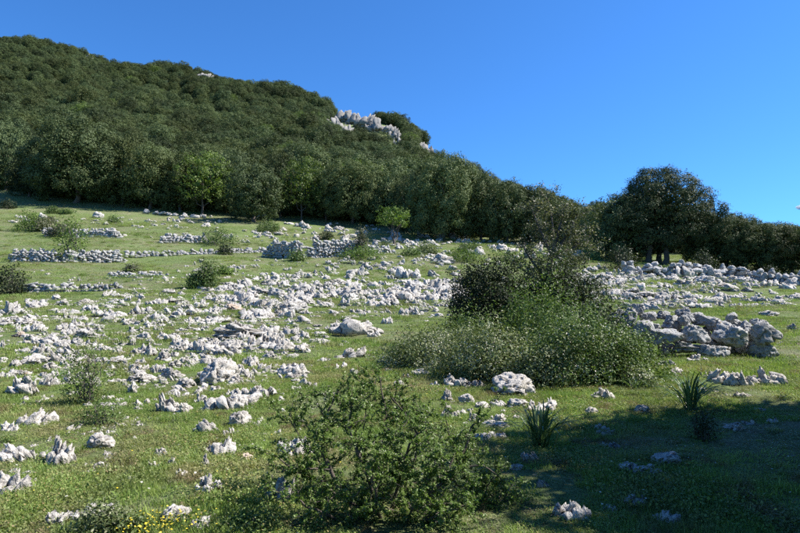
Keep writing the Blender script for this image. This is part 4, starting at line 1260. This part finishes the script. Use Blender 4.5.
# ------------------------------------------------------------------ thorny shrub in the foreground
def thorny_shrub():
    rg = np.random.default_rng(91)
    Y0 = 4.75
    P = gp_(388, Y0)
    P[2] -= 0.02
    def b(px, py, dy=0.0): return np.array(at(px, py, Y0 + dy)) - P
    root = np.array([0.0, 0.0, 0.0])
    stems = [  # traced main stems in photograph pixels, with depth offsets
        [(380, 540, 0), (352, 508, 0.05), (333, 478, 0.1), (313, 437, 0.1), (326, 412, 0.12), (338, 392, 0.1)],
        [(384, 540, 0), (352, 500, -0.2), (318, 480, -0.3), (292, 468, -0.35), (275, 455, -0.4)],
        [(392, 540, 0), (410, 508, 0.05), (432, 490, 0.1), (458, 470, 0.1), (468, 440, 0.15), (474, 424, 0.2)],
        [(388, 540, 0), (386, 500, 0.2), (392, 450, 0.35), (384, 405, 0.4), (380, 378, 0.4)],
        [(390, 540, 0), (404, 490, 0.25), (420, 440, 0.4), (404, 408, 0.35), (390, 396, 0.3)],
        [(388, 540, 0), (372, 500, 0.3), (360, 450, 0.45), (366, 410, 0.5), (374, 384, 0.5)],
        [(392, 540, 0), (420, 520, -0.3), (446, 512, -0.4), (470, 506, -0.5)],
        [(384, 540, 0), (350, 525, -0.3), (318, 512, -0.4), (296, 500, -0.45)],
        [(390, 540, 0), (430, 500, 0.3), (456, 456, 0.4), (446, 420, 0.4)],
        [(388, 540, 0), (398, 480, -0.2), (412, 440, -0.25), (430, 424, -0.25)],
        [(386, 540, 0), (366, 470, -0.2), (348, 430, -0.2), (352, 398, -0.15)],
        [(384, 540, 0), (340, 480, 0.35), (306, 448, 0.4), (290, 420, 0.4)],
        [(386, 540, 0), (376, 505, -0.35), (372, 470, -0.45), (382, 440, -0.45)],
        [(390, 540, 0), (412, 515, -0.35), (430, 480, -0.45), (436, 455, -0.45)],
        [(392, 540, 0), (440, 520, 0.1), (480, 500, 0.1), (494, 476, 0.1)],
    ]
    g = Geo(); tw = []
    def curve(pp, n):
        pp = np.array(pp); t = np.linspace(0, len(pp) - 1, n)
        out = np.stack([np.interp(t, range(len(pp)), pp[:, k]) for k in range(3)], 1)
        out[1:-1] = (out[:-2] + 2 * out[1:-1] + out[2:]) / 4
        out[1:-1] += rg.normal(size=(n - 2, 3)) * 0.008
        return out
    for k, stt in enumerate(stems):
        path = curve([b(*p) for p in stt], 14)
        path[0] = root + rg.normal(size=3) * 0.03; path[0][2] = -0.05
        r0 = 0.022 if k in (0, 2) else rg.uniform(0.011, 0.017)
        rad = np.linspace(r0, r0 * 0.3, 14)
        g.add(*tube(path, rad, 7))
        for j in range(25):
            i = int(rg.integers(2, 14))
            d = rg.normal(size=3) * np.array([1, 0.9, 0.7]) + np.array([0, 0, 0.35]) + (path[i] - np.array([0, 0.1, 0.3])) * 0.5
            d /= np.linalg.norm(d)
            L = rg.uniform(0.10, 0.30)
            e = path[i] + d * L
            p2 = bend_path(path[i], e, rg, 0.05, 6)
            g.add(*tube(p2, np.linspace(rad[i] * 0.5, 0.0022, 6), 5))
            tw.append((p2, L))
            for q in range(4):
                i2 = int(rg.integers(1, 6))
                d2 = d + rg.normal(size=3) * 0.9; d2 /= np.linalg.norm(d2)
                L2 = rg.uniform(0.05, 0.14)
                p3 = bend_path(p2[i2], p2[i2] + d2 * L2, rg, 0.04, 4)
                g.add(*tube(p3, np.linspace(0.0026, 0.0012, 4), 4))
                tw.append((p3, L2))
    # bare grey twigs reaching out of the foliage
    for a in [((462, 470, 0), (480, 462, 0), (500, 476, 0), (508, 486, 0)), ((330, 470, -.3), (300, 466, -.35), (276, 472, -.4)), ((420, 500, -.4), (440, 506, -.45), (452, 520, -.45)), ((392, 398, .1), (402, 410, .1), (412, 420, .05))]:
        p = curve([b(*q) for q in a], 9)
        g.add(*tube(p, np.linspace(0.007, 0.003, 9), 5))
    V, Fc = g.done()
    t = thing('thorny_shrub', 'thorny green wild pear shrub with crooked grey stems in the near foreground', 'shrub', tuple(P))
    obj('branches', mesh_of('thorny branches', V, Fc, M['bark'], smooth=True), t)
    pts, nr = [], []
    for p, L in tw:
        n = max(3, int(L / 0.021))
        q = np.sort(rg.uniform(0.12, 1.0, n)) * (len(p) - 1)
        i = np.clip(q.astype(int), 0, len(p) - 2); f = (q - i)[:, None]
        c = p[i] * (1 - f) + p[i + 1] * f
        d = rg.normal(size=(n, 10, 3)); d /= np.linalg.norm(d, axis=2, keepdims=True)
        pts.append((c[:, None] + d * rg.uniform(0.005, 0.020, (n, 10, 1))).reshape(-1, 3))
        nr.append((d * 0.3 + np.array([0.25, -0.1, 0.75])).reshape(-1, 3))
    pts = np.concatenate(pts); nr = np.concatenate(nr)
    v, f, tt = leaves(pts, nr, 0.0195, rg, 0.46, 0.7)
    obj('foliage', mesh_of('thorny foliage', v, f, M['pear'], tint=tt), t)
thorny_shrub()

# ------------------------------------------------------------------ weeds and strap leaved plants
def strap_plant(px, py, w, h, n, label, seed, group='strap leaved plants'):
    rg = np.random.default_rng(seed)
    P = hit(px, py); s = mpp(P)
    t = thing('strap_leaf_plant', label, 'plant', tuple(P), 0, group)
    for k in range(n):
        th = k * 2.39996 + rg.uniform(-.3, .3)
        fl = rg.uniform(0.0, 1.0) ** 0.8                       # 0 upright in the middle, 1 arching outside
        top = h * s * (0.98 - 0.36 * fl) * rg.uniform(0.8, 1.1); reach = w * s * 0.5 * (0.3 + 1.75 * fl) * rg.uniform(0.85, 1.15)
        wd = 0.0105 * rg.uniform(0.8, 1.3)
        m = 5
        V, Fc = [], []
        out = np.array([math.cos(th), math.sin(th), 0]); sd = np.array([-math.sin(th), math.cos(th), 0])
        pk = 1.0 - 0.36 * fl                                   # where along the leaf it is highest
        for i in range(m):
            u = i / (m - 1)
            c = out * (0.015 + reach * u ** 1.15) + np.array([0, 0, top * (1 - ((u - pk) / pk) ** 2) + 0.004])
            ww = wd * (1 - u ** 2.2) * (0.6 + u if u < 0.4 else 1) + 0.0008
            V += [c - sd * ww + [0, 0, ww * 0.4], c, c + sd * ww + [0, 0, ww * 0.4]]
        for i in range(m - 1):
            a = 3 * i
            Fc += [(a, a + 1, a + 4, a + 3), (a + 1, a + 2, a + 5, a + 4)]
        V = np.array(V) + rg.normal(size=3) * [0.03, 0.03, 0]
        obj('leaf', mesh_of('strap leaf', V, np.array(Fc), M['strap'], tint=np.full(len(V), rg.uniform(0, 1)), smooth=True), t)
strap_plant(541, 449, 60, 46, 60, 'strap leaved plant with arching leaves left, near the big boulder', 11)
strap_plant(690, 412, 62, 42, 72, 'denser strap leaved plant at the right, above the tree shade', 12)
strap_plant(634, 390, 26, 14, 16, 'small strap leaved plant at the right foot of the bush group', 13)

WEEDS = [
    (88, 404, 26, 62, 300, 'shrub', 'thin airy weed sapling among the left rocks', 0.035, 0.62),
    (100, 424, 20, 22, 160, 'shrub', 'low green weed below the thin sapling on the left', 0.03, 0.5),
    (106, 531, 26, 26, 260, 'shrub_grey', 'grey green weed over the pitted rock at the bottom left', 0.026, 0.5),
    (703, 440, 12, 32, 150, 'shrub_dark', 'thin dark weed below the right strap leaved plant', 0.026, 0.7),
    (135, 536, 18, 14, 120, 'shrub', 'low leafy weed at the bottom left edge', 0.024, 0.5),
    (460, 452, 14, 10, 90, 'shrub', 'small green weed right of the thorny shrub', 0.024, 0.5),
    (500, 500, 40, 16, 260, 'bright', 'low leafy green patch right of the thorny shrub base', 0.022, 0.5),
    (250, 530, 30, 14, 200, 'shrub', 'low leafy green patch left of the thorny shrub base', 0.022, 0.5),
]
for k, (px, py, hw, h, n, mt, lab, lf, rgh) in enumerate(WEEDS):
    q = hit(px, min(py, 532)); s = mpp(q)
    shrub('weed', q, 2 * hw * s, 1.6 * hw * s, h * s, n, 8, lf, mt, lab, 660 + k, 'weeds among the near rocks', clump_r=0.04, rough=rgh, fill=0.6)

# ------------------------------------------------------------------ grass and flowers
def grass_patch(name, seed, R, n, h, w):
    rg = np.random.default_rng(seed)
    r = R * np.sqrt(rg.uniform(size=n)); th = rg.uniform(0, 6.28, n)
    c = np.stack([r * np.cos(th), r * np.sin(th), np.full(n, -0.012)], 1)
    clump = vnoise(c * (9 / R * 0.35) + seed, seed)
    hh = h * rg.uniform(0.35, 1.25, n) * (0.45 + clump * 1.1)
    a = rg.uniform(0, 6.28, n)
    sd = np.stack([np.cos(a), np.sin(a), np.zeros(n)], 1) * (w * rg.uniform(0.6, 1.3, n))[:, None]
    ln = np.stack([-np.sin(a), np.cos(a), np.zeros(n)], 1) * (hh * rg.uniform(0.1, 1.0, n))[:, None]
    up = np.array([0, 0, 1.0])
    mid = c + ln * 0.22 + up * hh[:, None] * 0.55
    tip = c + ln + up * hh[:, None] * 0.95
    v = np.stack([c - sd, c + sd, mid + sd * 0.8, mid - sd * 0.8, tip + sd * 0.12, tip - sd * 0.12], 1)
    t = np.clip(rg.uniform(0, 1, n) * 0.85 + (clump - 0.5) * 0.3, 0, 1)
    k = np.arange(n)[:, None] * 6
    f = np.concatenate([k + [0, 1, 2, 3], k + [3, 2, 4, 5]])
    return mesh_of(name, v.reshape(-1, 3), f, M['grass'], tint=np.repeat(t, 6))
GN_ = [grass_patch('grass patch', 30 + k, 0.38, 1000, 0.032, 0.0020) for k in range(4)]
def herb_patch(name, seed, R, n):
    rg = np.random.default_rng(seed)
    r = R * np.sqrt(rg.uniform(size=n)); th = rg.uniform(0, 6.28, n)
    c = np.stack([r * np.cos(th), r * np.sin(th), rg.uniform(0.0, 0.035, n)], 1)
    v, f, t = leaves(c, np.tile([0, 0, 1.2], (n, 1)), 0.016, rg, 0.75, 0.6)
    return mesh_of(name, v, f, M['herb'], tint=t)
GN_.append(herb_patch('herb patch', 36, 0.36, 800))
GF_ = [grass_patch('far grass patch', 40 + k, 0.95, 700, 0.055, 0.006) for k in range(4)]
TF_ = [grass_patch('grass tuft', 90 + k, 0.10, 150, 0.10, 0.0026) for k in range(3)]
rg = np.random.default_rng(8)
def wedge(y0, y1, n, lim=0.76):
    y = np.sqrt(rg.uniform(y0 * y0, y1 * y1, n)); x = rg.uniform(-lim, lim, n) * y + rg.uniform(-.6, .6, n)
    return np.stack([x, y, G(x, y)], 1)
A = wedge(2.6, 14, 3900); B = wedge(12, 30, 2300); C = wedge(28, 66, 3000)
dens = vnoise(np.concatenate([A, B, C]) * [0.9, 0.9, 0] + 3, 55)
P = np.concatenate([A, B, C])
idx = np.concatenate([rg.integers(0, 5, len(A)), 5 + rg.integers(0, 4, len(B) + len(C))])
scl = np.concatenate([rg.uniform(0.75, 1.3, len(A)), rg.uniform(0.6, 1.1, len(B)), rg.uniform(0.9, 1.5, len(C))])
zs = scl * (0.4 + 1.3 * dens ** 1.5) * np.where(P[:, 1] > 28, 0.7, 1)
keep = rg.uniform(size=len(P)) < np.clip((dens - 0.20) * 3.2, 0.22, 1)
scatter('grass', GN_ + GF_, P[keep], np.column_stack([np.zeros((keep.sum(), 2)), rg.uniform(0, 6.28, keep.sum())]), np.column_stack([scl, scl, zs])[keep], idx[keep],
        'short uneven grass and herbs growing between the rocks')

TP = np.concatenate([wedge(3, 14, 420), wedge(12, 62, 1500)])
ts = rg.uniform(0.5, 1.25, len(TP)) * np.interp(TP[:, 1], [4, 15, 60], [0.7, 1.0, 2.0])
scatter('grass_tufts', TF_, TP, np.column_stack([np.zeros((len(TP), 2)), rg.uniform(0, 6.28, len(TP))]), np.column_stack([ts * 1.3, ts * 1.3, ts * rg.uniform(0.5, 1, len(TP))]), rg.integers(0, 3, len(TP)),
        'taller coarse grass tufts standing up among the short turf')

def weed_clump(name, seed, mat, n, R, H, leaf):
    rg = np.random.default_rng(seed)
    d = sphere_dirs(n, rg); d[:, 2] = np.abs(d[:, 2])
    P_ = d * np.array([R, R, H]) * rg.uniform(0.35, 1.1, (n, 1))
    v, f, t = leaves(P_, d * 0.5 + [0, 0, 0.6], leaf, rg, 0.4, 0.6)
    return mesh_of(name, v, f, M[mat], tint=t)
WD = [weed_clump('herb clump', 95, 'herb', 70, 0.09, 0.09, 0.045), weed_clump('dark herb clump', 96, 'shrub', 90, 0.10, 0.12, 0.035), weed_clump('pale herb clump', 97, 'shrub_grey', 80, 0.08, 0.14, 0.03), weed_clump('dry herb clump', 98, 'fading', 50, 0.07, 0.13, 0.03)]
WQ = np.concatenate([wedge(3, 14, 420), wedge(12, 60, 900)])
WQ = WQ[vnoise(WQ * [0.8, 0.8, 0] + 9, 66) > 0.42]
ws = rg.uniform(0.4, 1.2, len(WQ)) * np.interp(WQ[:, 1], [4, 15, 60], [0.75, 1.0, 2.2])
scatter('meadow_weeds', WD, WQ, np.column_stack([np.zeros((len(WQ), 2)), rg.uniform(0, 6.28, len(WQ))]), np.column_stack([ws, ws, ws * rg.uniform(0.5, 1.1, len(WQ))]), rg.integers(0, 4, len(WQ)),
        'small leafy weeds and dry herbs dotted between the stones')

def flower_patch(name, seed, R, n, mat):
    rg = np.random.default_rng(seed)
    r = R * np.sqrt(rg.uniform(size=n)); th = rg.uniform(0, 6.28, n)
    c = np.stack([r * np.cos(th), r * np.sin(th), rg.uniform(0.04, 0.11, n)], 1)
    v, f, t = leaves(c, np.tile([0, 0, 1.5], (n, 1)), 0.017, rg, 1.0, 0.5)
    return mesh_of(name, v, f, mat)
FL = [flower_patch('yellow flowers', 70, 0.35, 60, M['yellow']), flower_patch('sparse yellow flowers', 71, 0.6, 7, M['yellow']), flower_patch('white flowers', 72, 0.6, 9, M['flower'])]
P, I = [], []
for px, py, k in [(150, 530, 0), (140, 532, 0), (158, 531, 0), (165, 533, 0), (50, 516, 1), (262, 438, 1), (105, 476, 1)]:
    P.append(hit(px, min(py, 532))); I.append(k)
W_ = wedge(3, 26, 420)
for q in W_:
    P.append(q); I.append(1 if rg.uniform() < 0.4 else 2)
S = [(rg.uniform(0.7, 1.2),) * 3 for _ in P]
scatter('wildflowers', FL, P, np.column_stack([np.zeros((len(P), 2)), rg.uniform(0, 6.28, len(P))]), S, I, 'tiny yellow and white wildflowers dotted through the grass')

# ------------------------------------------------------------------ the small cloud at the right edge
def cloud():
    rg = np.random.default_rng(3)
    V, Fc = ico(3)
    g = Geo()
    D = 3000.0
    c = np.array(at(803, 207, D)); s = mpp(c)
    for dx, dy, r in ((0, 0, 4.0), (-4, 0.5, 2.6), (5, 0.6, 3.2), (2, -1.6, 2.6), (9, 0.4, 3)):
        v = V * (1 + 0.5 * fbm(V * 2 + dx, 4, 3))[:, None] * r * s * [1.2, 1, 0.75] + [dx * s, 0, -dy * s]
        g.add(v, Fc)
    m, nt, out = nodes_of('cloud vapour')
    vol = nt.nodes.new('ShaderNodeVolumePrincipled')
    vol.inputs['Density'].default_value = 0.09
    vol.inputs['Color'].default_value = (1, 1, 1, 1)
    nt.links.new(vol.outputs[0], out.inputs['Volume'])
    VV, FF = g.done()
    o = obj('cloud', mesh_of('cloud', VV, FF, m, smooth=True), None, tuple(c))
    tag(o, 'one small white cloud puff in the blue sky at the right edge', None, None, 'stuff')
cloud()
